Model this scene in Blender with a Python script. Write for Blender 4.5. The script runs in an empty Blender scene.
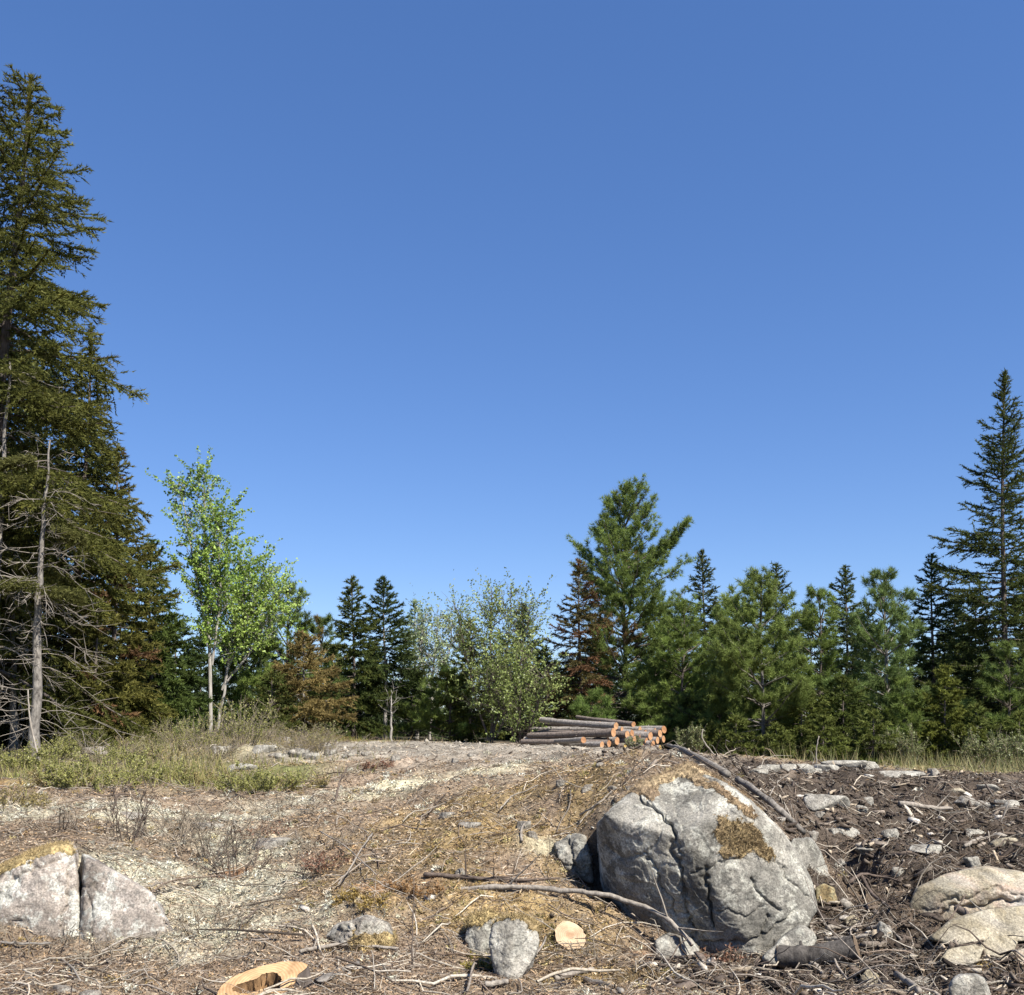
import bpy, bmesh, math, numpy as np

# ------------------------------------------------------------------ camera, sky, sun, exposure
W, H, F, HOR = 1024.0, 995.0, 1000.0, 722.0
EYE = 1.65
PITCH = math.atan((HOR - H / 2) / F)
sc = bpy.context.scene
cam_d = bpy.data.cameras.new('camera')
cam_d.sensor_fit = 'HORIZONTAL'; cam_d.sensor_width = 36.0
cam_d.lens = 36.0 * F / W
cam_d.clip_start = 0.1; cam_d.clip_end = 3000
cam = bpy.data.objects.new('camera', cam_d)
cam.location = (0, 0, EYE); cam.rotation_euler = (math.pi / 2 + PITCH, 0, 0)
sc.collection.objects.link(cam); sc.camera = cam

SUN_EL = math.radians(49)
SUN_DIR = np.array([0.66, -0.75]); SUN_DIR /= np.linalg.norm(SUN_DIR)
world = bpy.data.worlds.new('World'); sc.world = world
world.use_nodes = True
wn = world.node_tree
for n in list(wn.nodes): wn.nodes.remove(n)
wo = wn.nodes.new('ShaderNodeOutputWorld'); bg = wn.nodes.new('ShaderNodeBackground')
sky = wn.nodes.new('ShaderNodeTexSky'); sky.sky_type = 'NISHITA'; sky.sun_disc = False
sky.sun_elevation = SUN_EL
sky.sun_rotation = math.atan2(SUN_DIR[0], SUN_DIR[1])
sky.altitude = 2500; sky.air_density = 1.0; sky.dust_density = 0.0; sky.ozone_density = 4.0
bg.inputs['Strength'].default_value = 0.146
hs = wn.nodes.new('ShaderNodeHueSaturation'); hs.inputs['Saturation'].default_value = 1.46; hs.inputs['Hue'].default_value = .5145
gm = wn.nodes.new('ShaderNodeGamma'); gm.inputs['Gamma'].default_value = .62
wn.links.new(sky.outputs[0], gm.inputs['Color']); wn.links.new(gm.outputs[0], hs.inputs['Color']); wn.links.new(hs.outputs[0], bg.inputs['Color']); wn.links.new(bg.outputs[0], wo.inputs['Surface'])

sun_d = bpy.data.lights.new('sun', 'SUN'); sun_d.energy = 4.8; sun_d.angle = math.radians(0.53)
sun_d.color = (1.0, 0.95, 0.86)
sun = bpy.data.objects.new('sun', sun_d)
from mathutils import Vector
sv = Vector((SUN_DIR[0] * math.cos(SUN_EL), SUN_DIR[1] * math.cos(SUN_EL), math.sin(SUN_EL)))
sun.rotation_euler = sv.to_track_quat('Z', 'Y').to_euler(); sun.location = (20, -20, 40)
sc.collection.objects.link(sun)
sc.view_settings.view_transform = 'Standard'; sc.view_settings.look = 'None'
sc.view_settings.exposure = 1.1; sc.view_settings.gamma = 1.0

# ------------------------------------------------------------------ helpers: maths
def R_(seed): return np.random.default_rng(seed)
rng = R_(11)
cP, sP = math.cos(PITCH), math.sin(PITCH)
def ray(px, py):
    a = px - W / 2; b = H / 2 - py
    return np.array([a, F * cP - b * sP, F * sP + b * cP])
def P(px, py, Y):
    d = ray(px, py); return np.array([0, 0, EYE]) + d * (Y / d[1])
def proj(p):
    q = np.asarray(p, float) - np.array([0, 0, EYE])
    dep = q[..., 1] * cP + q[..., 2] * sP
    up = -q[..., 1] * sP + q[..., 2] * cP
    dep = np.where(np.abs(dep) < 1e-6, 1e-6, dep)
    return W / 2 + F * q[..., 0] / dep, H / 2 - F * up / dep
def nrm(v): return v / np.maximum(np.linalg.norm(v, axis=-1, keepdims=True), 1e-9)

def _h(ix, iy, iz, s):
    h = (ix.astype(np.int64) * 374761393 + iy.astype(np.int64) * 668265263 + iz.astype(np.int64) * 2147483647 + s * 974634777) & 0xffffffff
    h = ((h ^ (h >> 13)) * 1274126177) & 0xffffffff
    h = ((h ^ (h >> 16)) * 2246822519) & 0xffffffff
    return ((h ^ (h >> 15)) & 0xffffff).astype(np.float64) / 0xffffff
def vnoise(p, s=0):
    p = np.asarray(p, float); f = np.floor(p); i = f.astype(np.int64); t = p - f; t = t * t * (3 - 2 * t)
    r = 0
    for a in (0, 1):
        wx = t[..., 0] if a else 1 - t[..., 0]
        for b in (0, 1):
            wy = t[..., 1] if b else 1 - t[..., 1]
            for c in (0, 1):
                wz = t[..., 2] if c else 1 - t[..., 2]
                r = r + wx * wy * wz * _h(i[..., 0] + a, i[..., 1] + b, i[..., 2] + c, s)
    return r * 2 - 1
def fbm(p, octv=4, s=0, gain=0.5):
    r = 0; a = 1.0; p = np.asarray(p, float)
    for k in range(octv):
        r = r + a * vnoise(p * 2.03 ** k + 17.3 * k, s + k); a *= gain
    return r
def xy3(x, y, k=1.0): return np.stack([x * k, y * k, np.zeros_like(x)], -1)

# ------------------------------------------------------------------ helpers: meshes
def mesh_np(name, V, quads=None, tris=None, mat=None, parent=None, col=None, smooth=False, loc=None):
    V = np.ascontiguousarray(V, np.float32).reshape(-1, 3)
    me = bpy.data.meshes.new(name)
    parts = []; starts = []; n = 0
    for f, k in ((quads, 4), (tris, 3)):
        if f is None or len(f) == 0: continue
        f = np.asarray(f, np.int32).reshape(-1, k)
        parts.append(f.ravel()); starts.append(n + np.arange(len(f)) * k); n += f.size
    me.vertices.add(len(V)); me.vertices.foreach_set('co', V.ravel())
    loops = np.concatenate(parts).astype(np.int32); st = np.concatenate(starts).astype(np.int32)
    me.loops.add(len(loops)); me.loops.foreach_set('vertex_index', loops)
    me.polygons.add(len(st)); me.polygons.foreach_set('loop_start', st)
    if smooth: me.polygons.foreach_set('use_smooth', np.ones(len(st), bool))
    me.update(calc_edges=True)
    if col is not None:
        at = me.color_attributes.new('Col', 'FLOAT_COLOR', 'POINT')
        c = np.ones((len(V), 4), np.float32); c[:, :3] = col
        at.data.foreach_set('color', c.ravel())
    o = bpy.data.objects.new(name, me); sc.collection.objects.link(o)
    for m in (mat if isinstance(mat, (list, tuple)) else [mat]):
        if m: me.materials.append(m)
    if parent: o.parent = parent
    if loc is not None: o.location = [float(c) for c in loc]
    return o
def tag(o, label=None, cat=None, group=None, kind=None):
    if label: o['label'] = label
    if cat: o['category'] = cat
    if group: o['group'] = group
    if kind: o['kind'] = kind
    return o
def thing(name, label, cat, loc, group=None):
    o = bpy.data.objects.new(name, None); sc.collection.objects.link(o)
    o.empty_display_size = 0.2; o.location = [float(c) for c in loc]
    return tag(o, label, cat, group)
def copy_tree(o, parent=None):
    c = o.copy(); sc.collection.objects.link(c)
    if parent: c.parent = parent
    for ch in [k for k in bpy.data.objects if k.parent == o]: copy_tree(ch, c)
    return c

class Soup:                       # collects vertices / faces / colours of ONE mesh
    def __init__(s): s.V = []; s.Q = []; s.T = []; s.C = []; s.n = 0
    def add(s, V, Q=None, T=None, C=None):
        V = np.asarray(V, float).reshape(-1, 3)
        if Q is not None and len(Q): s.Q.append(np.asarray(Q).reshape(-1, 4) + s.n)
        if T is not None and len(T): s.T.append(np.asarray(T).reshape(-1, 3) + s.n)
        s.V.append(V); s.n += len(V)
        C = np.ones((len(V), 3)) * 0.2 if C is None else np.broadcast_to(np.asarray(C, float), (len(V), 3))
        s.C.append(C)
    def build(s, name, mat, parent=None, smooth=False, loc=None):
        return mesh_np(name, np.concatenate(s.V), np.concatenate(s.Q) if s.Q else None, np.concatenate(s.T) if s.T else None,
                       mat, parent, np.concatenate(s.C), smooth, loc)

def tubes(Pt, Rd, sides=4, cap=False):
    """Pt (N,K,3), Rd (N,K) -> verts, quads, tris: N separate tapered tubes"""
    Pt = np.asarray(Pt, float); Rd = np.asarray(Rd, float)
    N, K, _ = Pt.shape
    T = np.empty_like(Pt); T[:, 1:-1] = Pt[:, 2:] - Pt[:, :-2]; T[:, 0] = Pt[:, 1] - Pt[:, 0]; T[:, -1] = Pt[:, -1] - Pt[:, -2]
    T = nrm(T)
    ref = np.where(np.abs(T[:, :1, 2:3]) > 0.8, np.array([1.0, 0.1, 0]), np.array([0.05, 0.1, 1.0]))
    U = nrm(np.cross(T, np.broadcast_to(ref, T.shape))); Wv = np.cross(T, U)
    a = np.arange(sides) * 2 * math.pi / sides
    V = Pt[:, :, None] + Rd[:, :, None, None] * (U[:, :, None] * np.cos(a)[:, None] + Wv[:, :, None] * np.sin(a)[:, None])
    V = V.reshape(-1, 3)
    k = np.arange(sides); k2 = (k + 1) % sides
    ring = np.arange(K - 1)[:, None] * sides
    q = np.stack([ring + k, ring + k2, ring + sides + k2, ring + sides + k], -1).reshape(-1, 4)
    Q = (np.arange(N)[:, None, None] * (K * sides) + q[None]).reshape(-1, 4)
    Tr = None
    if cap:
        t = []
        for i in range(1, sides - 1):
            t.append([0, i + 1, i]); e = (K - 1) * sides; t.append([e, e + i, e + i + 1])
        Tr = (np.arange(N)[:, None, None] * (K * sides) + np.array(t)[None]).reshape(-1, 3)
    return V, Q, Tr
def blades(B, D, L, Wd, rg, rnd=1.0):
    """triangles: base B (N,3), direction D, length L, width Wd"""
    N = len(B); side = nrm(np.cross(D, rg.normal(size=(N, 3))))
    L = np.broadcast_to(L, (N,))[:, None]; Wd = np.broadcast_to(Wd, (N,))[:, None]
    V = np.stack([B - side * Wd * .5, B + side * Wd * .5, B + D * L], 1).reshape(-1, 3)
    return V, np.arange(N * 3).reshape(-1, 3)
def leaves(B, D, L, Wd, rg):
    N = len(B); side = nrm(np.cross(D, rg.normal(size=(N, 3))))
    L = np.broadcast_to(L, (N,))[:, None]; Wd = np.broadcast_to(Wd, (N,))[:, None]
    m = B + D * L * .45
    V = np.stack([B, m - side * Wd * .5, B + D * L, m + side * Wd * .5], 1).reshape(-1, 3)
    return V, np.arange(N * 4).reshape(-1, 4)
def rep(c, k): return np.repeat(np.asarray(c), k, axis=0)

# ------------------------------------------------------------------ helpers: materials
def new_mat(name):
    m = bpy.data.materials.new(name); m.use_nodes = True
    nt = m.node_tree; b = nt.nodes['Principled BSDF']
    return m, nt, b
def N_(nt, t, **kw):
    n = nt.nodes.new(t)
    for k, v in kw.items(): setattr(n, k, v)
    return n
def noise_node(nt, scale, detail=6, rough=0.6, dist=0.0, coord='Object'):
    tc = N_(nt, 'ShaderNodeTexCoord'); n = N_(nt, 'ShaderNodeTexNoise')
    n.inputs['Scale'].default_value = scale; n.inputs['Detail'].default_value = detail
    n.inputs['Roughness'].default_value = rough; n.inputs['Distortion'].default_value = dist
    nt.links.new(tc.outputs[coord], n.inputs['Vector']); return n
def ramp(nt, src, stops):
    r = N_(nt, 'ShaderNodeValToRGB'); e = r.color_ramp.elements
    e[0].position, e[0].color = stops[0][0], (*stops[0][1], 1)
    e[1].position, e[1].color = stops[-1][0], (*stops[-1][1], 1)
    for p, c in stops[1:-1]:
        q = e.new(p); q.color = (*c, 1)
    nt.links.new(src, r.inputs['Fac']); return r
def mixc(nt, fac, a, b, mode='MIX'):
    m = N_(nt, 'ShaderNodeMix', data_type='RGBA', blend_type=mode)
    for s, v in ((0, fac), (6, a), (7, b)):
        if isinstance(v, (int, float)): m.inputs[s].default_value = v
        elif isinstance(v, tuple): m.inputs[s].default_value = (*v, 1)
        else: nt.links.new(v, m.inputs[s])
    return m.outputs[2]
def bump(nt, b, src, strength, dist=0.02):
    n = N_(nt, 'ShaderNodeBump'); n.inputs['Strength'].default_value = strength; n.inputs['Distance'].default_value = dist
    nt.links.new(src, n.inputs['Height']); nt.links.new(n.outputs[0], b.inputs['Normal'])

def foliage_mat(name, transl=0.25, spec=0.25, rough=0.55):
    m, nt, b = new_mat(name)
    at = N_(nt, 'ShaderNodeAttribute', attribute_name='Col')
    b.inputs['Roughness'].default_value = rough; b.inputs['Specular IOR Level'].default_value = spec
    if transl == 0:
        nz = noise_node(nt, 55, 6, .7); fz = ramp(nt, nz.outputs[0], [(.32, (.45,) * 3), (.66, (1.5,) * 3)]).outputs[0]
        nt.links.new(mixc(nt, 1.0, at.outputs['Color'], fz, 'MULTIPLY'), b.inputs['Base Color'])
    else: nt.links.new(at.outputs['Color'], b.inputs['Base Color'])
    if transl > 0:
        t = N_(nt, 'ShaderNodeBsdfTranslucent'); mx = N_(nt, 'ShaderNodeMixShader'); mx.inputs[0].default_value = transl
        nt.links.new(at.outputs['Color'], t.inputs['Color'])
        nt.links.new(b.outputs[0], mx.inputs[1]); nt.links.new(t.outputs[0], mx.inputs[2])
        nt.links.new(mx.outputs[0], nt.nodes['Material Output'].inputs['Surface'])
    return m
M_needle = foliage_mat('needles', 0.38, 0.12, 0.6)
M_leaf = foliage_mat('broad_leaves', 0.35, 0.35, 0.45)
M_dry = foliage_mat('dry_plant_matter', 0.0, 0.12, 0.8)
M_grass = foliage_mat('grass_blades', 0.25, 0.2, 0.6)

def bark_mat(name, c1, c2, scale=18, stretch=0.25, bstr=0.6):
    m, nt, b = new_mat(name)
    tc = N_(nt, 'ShaderNodeTexCoord'); mp = N_(nt, 'ShaderNodeMapping'); mp.inputs['Scale'].default_value = (1, 1, stretch)
    n = N_(nt, 'ShaderNodeTexNoise'); n.inputs['Scale'].default_value = scale; n.inputs['Detail'].default_value = 7; n.inputs['Roughness'].default_value = .65
    nt.links.new(tc.outputs['Object'], mp.inputs[0]); nt.links.new(mp.outputs[0], n.inputs['Vector'])
    r = ramp(nt, n.outputs[0], [(.33, c1), (.68, c2)])
    nt.links.new(r.outputs[0], b.inputs['Base Color']); b.inputs['Roughness'].default_value = .85
    b.inputs['Specular IOR Level'].default_value = .2
    bump(nt, b, n.outputs[0], bstr, .02); return m
M_bark = bark_mat('spruce_bark', (.05, .04, .033), (.17, .14, .12))
M_bark_pale = bark_mat('pale_bark', (.16, .145, .125), (.42, .39, .35), 14, .3)
M_snag = bark_mat('weathered_bark', (.055, .048, .042), (.27, .245, .215), 20, .5)
M_deadwood = bark_mat('grey_dead_wood', (.14, .12, .10), (.34, .30, .25), 30, .3)
M_brush = bark_mat('brush_stems', (.15, .12, .085), (.28, .235, .18), 20, .5)
M_darktwig = bark_mat('dark_stems', (.06, .045, .036), (.15, .115, .092), 20, .5)
M_logbark = bark_mat('log_bark', (.075, .06, .05), (.25, .205, .175), 22, 1, .6)
M_darklog = bark_mat('damp_log_bark', (.03, .026, .023), (.13, .115, .10), 20, .6, .8)

def rock_mat(name, stops, lichen=(.55, .55, .50), lich_lo=.52, lich_hi=.62, lich_amt=.7, scale=1.6, dark=(.06, .06, .055), spot_amt=.55, stain=None):
    m, nt, b = new_mat(name)
    n1 = noise_node(nt, scale, 9, .62, .4); c = ramp(nt, n1.outputs[0], stops).outputs[0]
    if stain:
        ns = noise_node(nt, .8 * scale, 4, .5, .6); f = ramp(nt, ns.outputs[0], [(.5, (0, 0, 0)), (.62, (1, 1, 1))]).outputs[0]
        c = mixc(nt, f, c, stain)
    n2 = noise_node(nt, scale * 3.3, 10, .72, .2); f = ramp(nt, n2.outputs[0], [(lich_lo - .02, (0, 0, 0)), (lich_lo + .035, (lich_amt,) * 3)]).outputs[0]
    c = mixc(nt, f, c, lichen)
    n3 = noise_node(nt, scale * 9, 8, .7); f = ramp(nt, n3.outputs[0], [(.36, (spot_amt,) * 3), (.455, (0, 0, 0))]).outputs[0]
    c = mixc(nt, f, c, dark)
    n4 = noise_node(nt, 70, 6, .7); f = ramp(nt, n4.outputs[0], [(.36, (.5,) * 3), (.64, (1.3,) * 3)]).outputs[0]
    c = mixc(nt, 1.0, c, f, 'MULTIPLY')
    n6 = noise_node(nt, scale * 1.7, 6, .6, 1.2); f = ramp(nt, n6.outputs[0], [(.36, (.6,) * 3), (.6, (1.12,) * 3)]).outputs[0]
    c = mixc(nt, 1.0, c, f, 'MULTIPLY')
    nt.links.new(c, b.inputs['Base Color']); b.inputs['Roughness'].default_value = .85
    b.inputs['Specular IOR Level'].default_value = .25
    n5 = noise_node(nt, 22, 10, .7); bump(nt, b, n5.outputs[0], .8, .03); return m
M_granite = rock_mat('grey_granite', [(.36, (.15, .14, .118)), (.5, (.27, .252, .215)), (.64, (.36, .335, .285))], (.45, .435, .37), .53, .66, .8)
M_pink = rock_mat('pinkish_granite', [(.36, (.19, .158, .13)), (.5, (.315, .27, .228)), (.64, (.40, .35, .305))], (.52, .51, .45), .52, .58, .85, 1.8, (.10, .10, .09))
M_white = rock_mat('pale_granite', [(.34, (.20, .185, .155)), (.5, (.31, .285, .24)), (.66, (.41, .38, .325))], (.45, .43, .37), .5, .6, .6, 2.0, (.12, .11, .10))
M_tan = rock_mat('tan_broken_rock', [(.34, (.26, .21, .13)), (.5, (.38, .325, .225)), (.66, (.46, .40, .29))], (.48, .43, .33), .5, .62, .5, 1.4, (.14, .12, .10), .35, (.25, .235, .215))
M_pinktan = rock_mat('pink_tan_broken_rock', [(.34, (.27, .22, .145)), (.48, (.38, .33, .235)), (.58, (.45, .325, .24)), (.68, (.46, .40, .30))], (.46, .42, .34), .52, .62, .5, 1.3, (.14, .12, .10), .35, (.30, .28, .255))
M_stone = rock_mat('field_stone', [(.34, (.14, .12, .095)), (.5, (.25, .22, .185)), (.66, (.36, .33, .28))], (.42, .40, .34), .52, .62, .6, 3.0)
M_brownrock = rock_mat('mossy_brown_rock', [(.30, (.16, .11, .055)), (.5, (.27, .20, .10)), (.72, (.34, .27, .15))], (.36, .33, .2), .52, .62, .6, 4.0)

# ------------------------------------------------------------------ the terrain function
CP = [(-300,995,6.6),(0,995,6.6),(256,995,6.6),(512,995,6.6),(768,995,6.6),(1024,995,6.6),(1300,995,6.6),
 (60,955,7.6),(180,950,7.7),(35,846,9.15),(80,843,9.2),(125,868,8.95),(168,897,8.7),(-150,850,9.9),(150,872,9.3),(100,805,12),(0,800,12.5),(200,812,12),(100,770,16.5),(0,775,16),(250,782,15.5),(100,751,20),(0,753,20),(280,752,19),
 (300,940,7.7),(300,890,9),(300,840,10.8),(400,937,7.8),(400,872,9.2),(390,825,11.2),(400,785,13.8),(380,760,17),(430,747,20),
 (515,897,8.6),(550,900,8.5),(500,975,7.4),(570,975,7.4),(470,885,8.8),(520,855,9.15),(480,835,9.8),(430,825,10.6),(555,832,9.6),(575,836,9.75),(520,800,10.8),(575,800,10.2),(565,772,12.2),(460,790,12.6),(565,876,8.95),(602,903,8.6),(642,925,8.35),(480,755,17),(500,747,20),
 (598,812,9.5),(622,795,9.65),(642,781,9.8),(668,770,10.2),(692,762,10.6),(738,788,10.7),(660,762,12.2),(640,757,14.0),(640,960,7.7),(655,955,8.1),(690,962,8.1),(720,967,7.7),(800,965,7.8),
 (832,885,9.7),(812,824,11.5),(795,835,10.4),(765,790,12.5),(722,768,14.2),(850,918,8.8),(900,932,8.2),(950,902,9),(1020,932,8.3),(880,862,10.6),(960,852,11),(1024,852,11),
 (900,812,13.5),(1024,802,14.5),(850,781,17),(950,782,18),(760,766,19),(1024,780,19),(820,769,21),(940,772,24),
 (650,750,27),(550,747,27),(450,743,28),(300,743,28),(150,737,30),(0,740,30),(750,753,32),(900,755,34),(1024,759,34),(1200,765,30),(-200,750,28)]
cpw = [P(*c) for c in CP]
cpw += [np.array(v, float) for v in [(-3,0,0),(3,0,0),(0,-12,0),(-14,4,.0),(14,4,0),(-16,12,.6),(16,12,.2),(-40,60,1.1),(0,60,1.0),(40,60,.8),(-40,25,1.1),(42,25,.6),(0,45,1.0)]]
cpw = np.array(cpw)
def _phi(r2): return 0.5 * r2 * np.log(np.maximum(r2, 1e-9))
_n = len(cpw); _A = np.zeros((_n + 3, _n + 3))
_d2 = ((cpw[:, None, :2] - cpw[None, :, :2]) ** 2).sum(-1)
_A[:_n, :_n] = _phi(_d2) + np.eye(_n) * 0.02
_A[:_n, _n] = 1; _A[:_n, _n + 1:] = cpw[:, :2]; _A[_n:, :_n] = _A[:_n, _n:].T
_w = np.linalg.solve(_A, np.concatenate([cpw[:, 2], np.zeros(3)]))
DIPS = [(P(645, 935, 8.75)[:2], .20, .22, -.40), (P(612, 905, 9.0)[:2], .20, .20, -.60), (P(585, 885, 9.2)[:2], .17, .17, -.55), (P(556, 862, 9.36)[:2], .17, .13, -.35), (P(832, 838, 11.0)[:2], .35, .6, -.55), (P(893, 900, 9.2)[:2], .30, .4, -.6), (P(845, 845, 10.9)[:2], .25, .3, -.35), (P(985, 962, 7.75)[:2], .35, .2, -.15), (P(870, 880, 9.7)[:2], .3, .3, -.2)]
BUMPS = [(P(455, 800, 12.4)[:2], .7, .5, .10), (P(300, 765, 16)[:2], 1.2, .5, .12), (P(250, 748, 18.5)[:2], .9, .5, .2)]
def sstep(a, b, x):
    t = np.clip((x - a) / (b - a), 0, 1); return t * t * (3 - 2 * t)
def hz(x, y, micro=True):
    x = np.atleast_1d(np.asarray(x, float)); y = np.atleast_1d(np.asarray(y, float)); sh = x.shape
    x = x.ravel(); y = y.ravel(); out = np.empty_like(x)
    for i in range(0, len(x), 60000):
        a = x[i:i + 60000]; b = y[i:i + 60000]
        r2 = (a[:, None] - cpw[None, :, 0]) ** 2 + (b[:, None] - cpw[None, :, 1]) ** 2
        z = _phi(r2) @ _w[:_n] + _w[_n] + _w[_n + 1] * a + _w[_n + 2] * b
        f = np.maximum(sstep(34, 58, b), np.maximum(sstep(22, 38, np.abs(a)), sstep(-4, -14, b)))
        z = z * (1 - f) + f * np.where(b > 5, .95, 0)
        for c, rx, ry, hgt in DIPS + BUMPS:
            z = z + hgt * np.exp(-((a - c[0]) / rx) ** 2 - ((b - c[1]) / ry) ** 2)
        if micro:
            q = xy3(a, b); near = 1 - sstep(18, 30, b) * .6
            dk = sstep(1.2, 3.0, a) * sstep(26, 18, b)
            z = z + near * (.05 * vnoise(q * .9, 3) + (.055 + .05 * dk) * vnoise(q * 2.3, 4) + (.024 + .045 * dk) * vnoise(q * 6.1, 5) + (.017 + .018 * dk) * vnoise(q * 14, 6) + .008 * vnoise(q * 31, 7))
        out[i:i + 60000] = z
    return out.reshape(sh)
_ys = 4.5 * (70 / 4.5) ** np.linspace(0, 1, 3000)
def G(px, py, ymax=70):
    """where the sight line through a point of the photograph meets the ground"""
    d = ray(px, py); X = d[0] / d[1] * _ys; Z = EYE + d[2] / d[1] * _ys
    h = hz(X, _ys); k = np.nonzero((Z < h) & (_ys < ymax))[0]
    i = k[0] if len(k) else int(np.argmin(np.abs(Z - h) + (_ys > ymax) * 9))
    return np.array([X[i], _ys[i], h[i]])
def GY(px, Y):
    """the ground point straight under image column px at distance Y"""
    x = (px - W / 2) / F * Y * 1.0 / (cP + 0.0)
    for _ in range(4):
        z = hz(x, Y)[0]; dep = Y * cP + (z - EYE) * sP; x = (px - W / 2) * dep / F
    return np.array([x, Y, hz(x, Y)[0]])

# ------------------------------------------------------------------ ground cover zones
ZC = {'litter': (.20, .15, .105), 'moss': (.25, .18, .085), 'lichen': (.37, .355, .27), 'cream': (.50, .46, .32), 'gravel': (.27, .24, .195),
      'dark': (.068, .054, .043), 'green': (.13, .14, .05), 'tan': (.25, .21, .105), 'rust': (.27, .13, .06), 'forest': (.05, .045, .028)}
ZB = [('lichen', 235, 900, 9, .8, .7, 1.1), ('lichen', 260, 930, 8, .7, .4, 1.0), ('lichen', 160, 805, 12, 1.4, .4, 1.0), ('lichen', 50, 820, 11.5, 1.3, .5, 1.3), ('lichen', 180, 870, 9.6, .5, .8, 1.0),
      ('lichen', 235, 855, 10.5, .8, .4, .9), ('lichen', 330, 800, 13, 1., .5, .8),
      ('cream', 440, 786, 13.5, .9, .35, 1.5), ('cream', 510, 775, 14.3, .8, .3, 1.4), ('cream', 390, 798, 12.7, .6, .25, 1.2), ('cream', 90, 830, 11, .8, .25, .9), ('cream', 540, 868, 9.5, .25, .3, 1.0),
      ('moss', 470, 830, 10.6, 1.0, 1.1, 1.5), ('moss', 560, 800, 11.5, .7, .7, 1.0), ('moss', 545, 900, 8.6, .5, .4, 2.0), ('moss', 500, 925, 8.15, .4, .2, 1.8), ('moss', 575, 950, 7.9, .3, .2, 1.2), ('moss', 620, 985, 7.1, .5, .3, 1.5), ('moss', 610, 790, 11, .4, .4, .9), ('moss', 380, 900, 8.6, .7, .5, .6),
      ('rust', 330, 860, 9.9, .5, .4, .7), ('rust', 400, 890, 8.8, .7, .3, .6), ('rust', 710, 965, 7.8, .4, .25, 1.2), ('rust', 190, 770, 16.5, 2.5, .6, .5), ('rust', 30, 795, 14, 1.2, .5, .6), ('rust', 215, 870, 9.8, .4, .4, .7), ('rust', 380, 765, 16.5, .9, .5, .7),
      ('gravel', 430, 746, 20, 3.2, 2.8, 2.0), ('gravel', 560, 748, 21, 3.0, 4.5, 2.0), ('gravel', 600, 758, 16, 1.2, 1.4, .9), ('gravel', 500, 748, 26, 5, 4, 1.6), ('gravel', 670, 775, 12.2, .3, .9, 1.2),
      ('dark', 900, 820, 12.5, 1.9, 3.2, 2.6), ('dark', 1000, 860, 11, 2, 2.5, 2.6), ('dark', 870, 880, 9.8, .7, 1.2, 2.2), ('dark', 900, 960, 7.8, .9, .9, 2.4), ('dark', 1000, 975, 7.4, 1.4, 1., 2.6), ('dark', 820, 800, 13.5, .8, 1.5, 1.4), ('dark', 900, 780, 18, 5, 3, 1.5),
      ('dark', 1000, 785, 17, 3, 4, 1.5), ('dark', 600, 893, 9.3, .25, .3, 2.0), ('dark', 770, 775, 17, 1.5, 2.5, 1.0),
      ('green', 30, 775, 16, 3, 1.2, 1.7), ('green', 150, 775, 16, 2, .9, 1.6), ('green', 250, 780, 15.3, .8, .6, 1.6), ('green', 100, 755, 19.5, 4, 2, 1.2), ('green', 60, 740, 27, 7, 5, 1.6), ('green', -200, 790, 15, 3, 5, 1.5), ('green', 230, 745, 25, 3, 4, 1.0),
      ('tan', 980, 765, 27, 4, 4, 2.0), ('tan', 880, 765, 28, 3.5, 3, 1.5), ('tan', 1150, 775, 24, 4, 5, 1.6), ('litter', 780, 765, 25, 4, 4, .8)]
ZBW = [(k, P(px, py, Y)[:2], rx, ry, s) for k, px, py, Y, rx, ry, s in ZB]
ZK = list(ZC)
def zones(x, y):
    q = xy3(x, y); w = {k: np.full(x.shape, 1e-4) for k in ZK}
    w['litter'] += .55
    dx = .45 * fbm(q * 1.3, 4, 21); dy = .45 * fbm(q * 1.3, 4, 31)
    n = fbm(q * 3.1, 4, 41)
    for k, c, rx, ry, s in ZBW:
        e = np.exp(-((x + dx * min(rx, 1.4) - c[0]) / rx) ** 2 - ((y + dy * min(ry, 1.4) - c[1]) / ry) ** 2)
        w[k] = w[k] + s * e
    w['lichen'] = w['lichen'] * np.clip(1 + 1.3 * n, .05, 3) + .25 * np.clip(fbm(q * 2.1, 4, 51) - .12, 0, 1) * (x < 1.5) * (y < 14)
    w['moss'] = w['moss'] * np.clip(1 + 1.1 * fbm(q * 2.4, 4, 61), .05, 3)
    w['rust'] = w['rust'] * np.clip(1 + 1.1 * fbm(q * 2.7, 3, 71), .05, 3)
    w['dark'] = w['dark'] * np.clip(1 + .8 * fbm(q * 1.9, 4, 81), .2, 3)
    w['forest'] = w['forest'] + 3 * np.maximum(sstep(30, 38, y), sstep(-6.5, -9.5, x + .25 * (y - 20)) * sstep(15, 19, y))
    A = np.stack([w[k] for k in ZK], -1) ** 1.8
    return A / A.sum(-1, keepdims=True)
ZCOL = np.array([ZC[k] for k in ZK])

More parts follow.
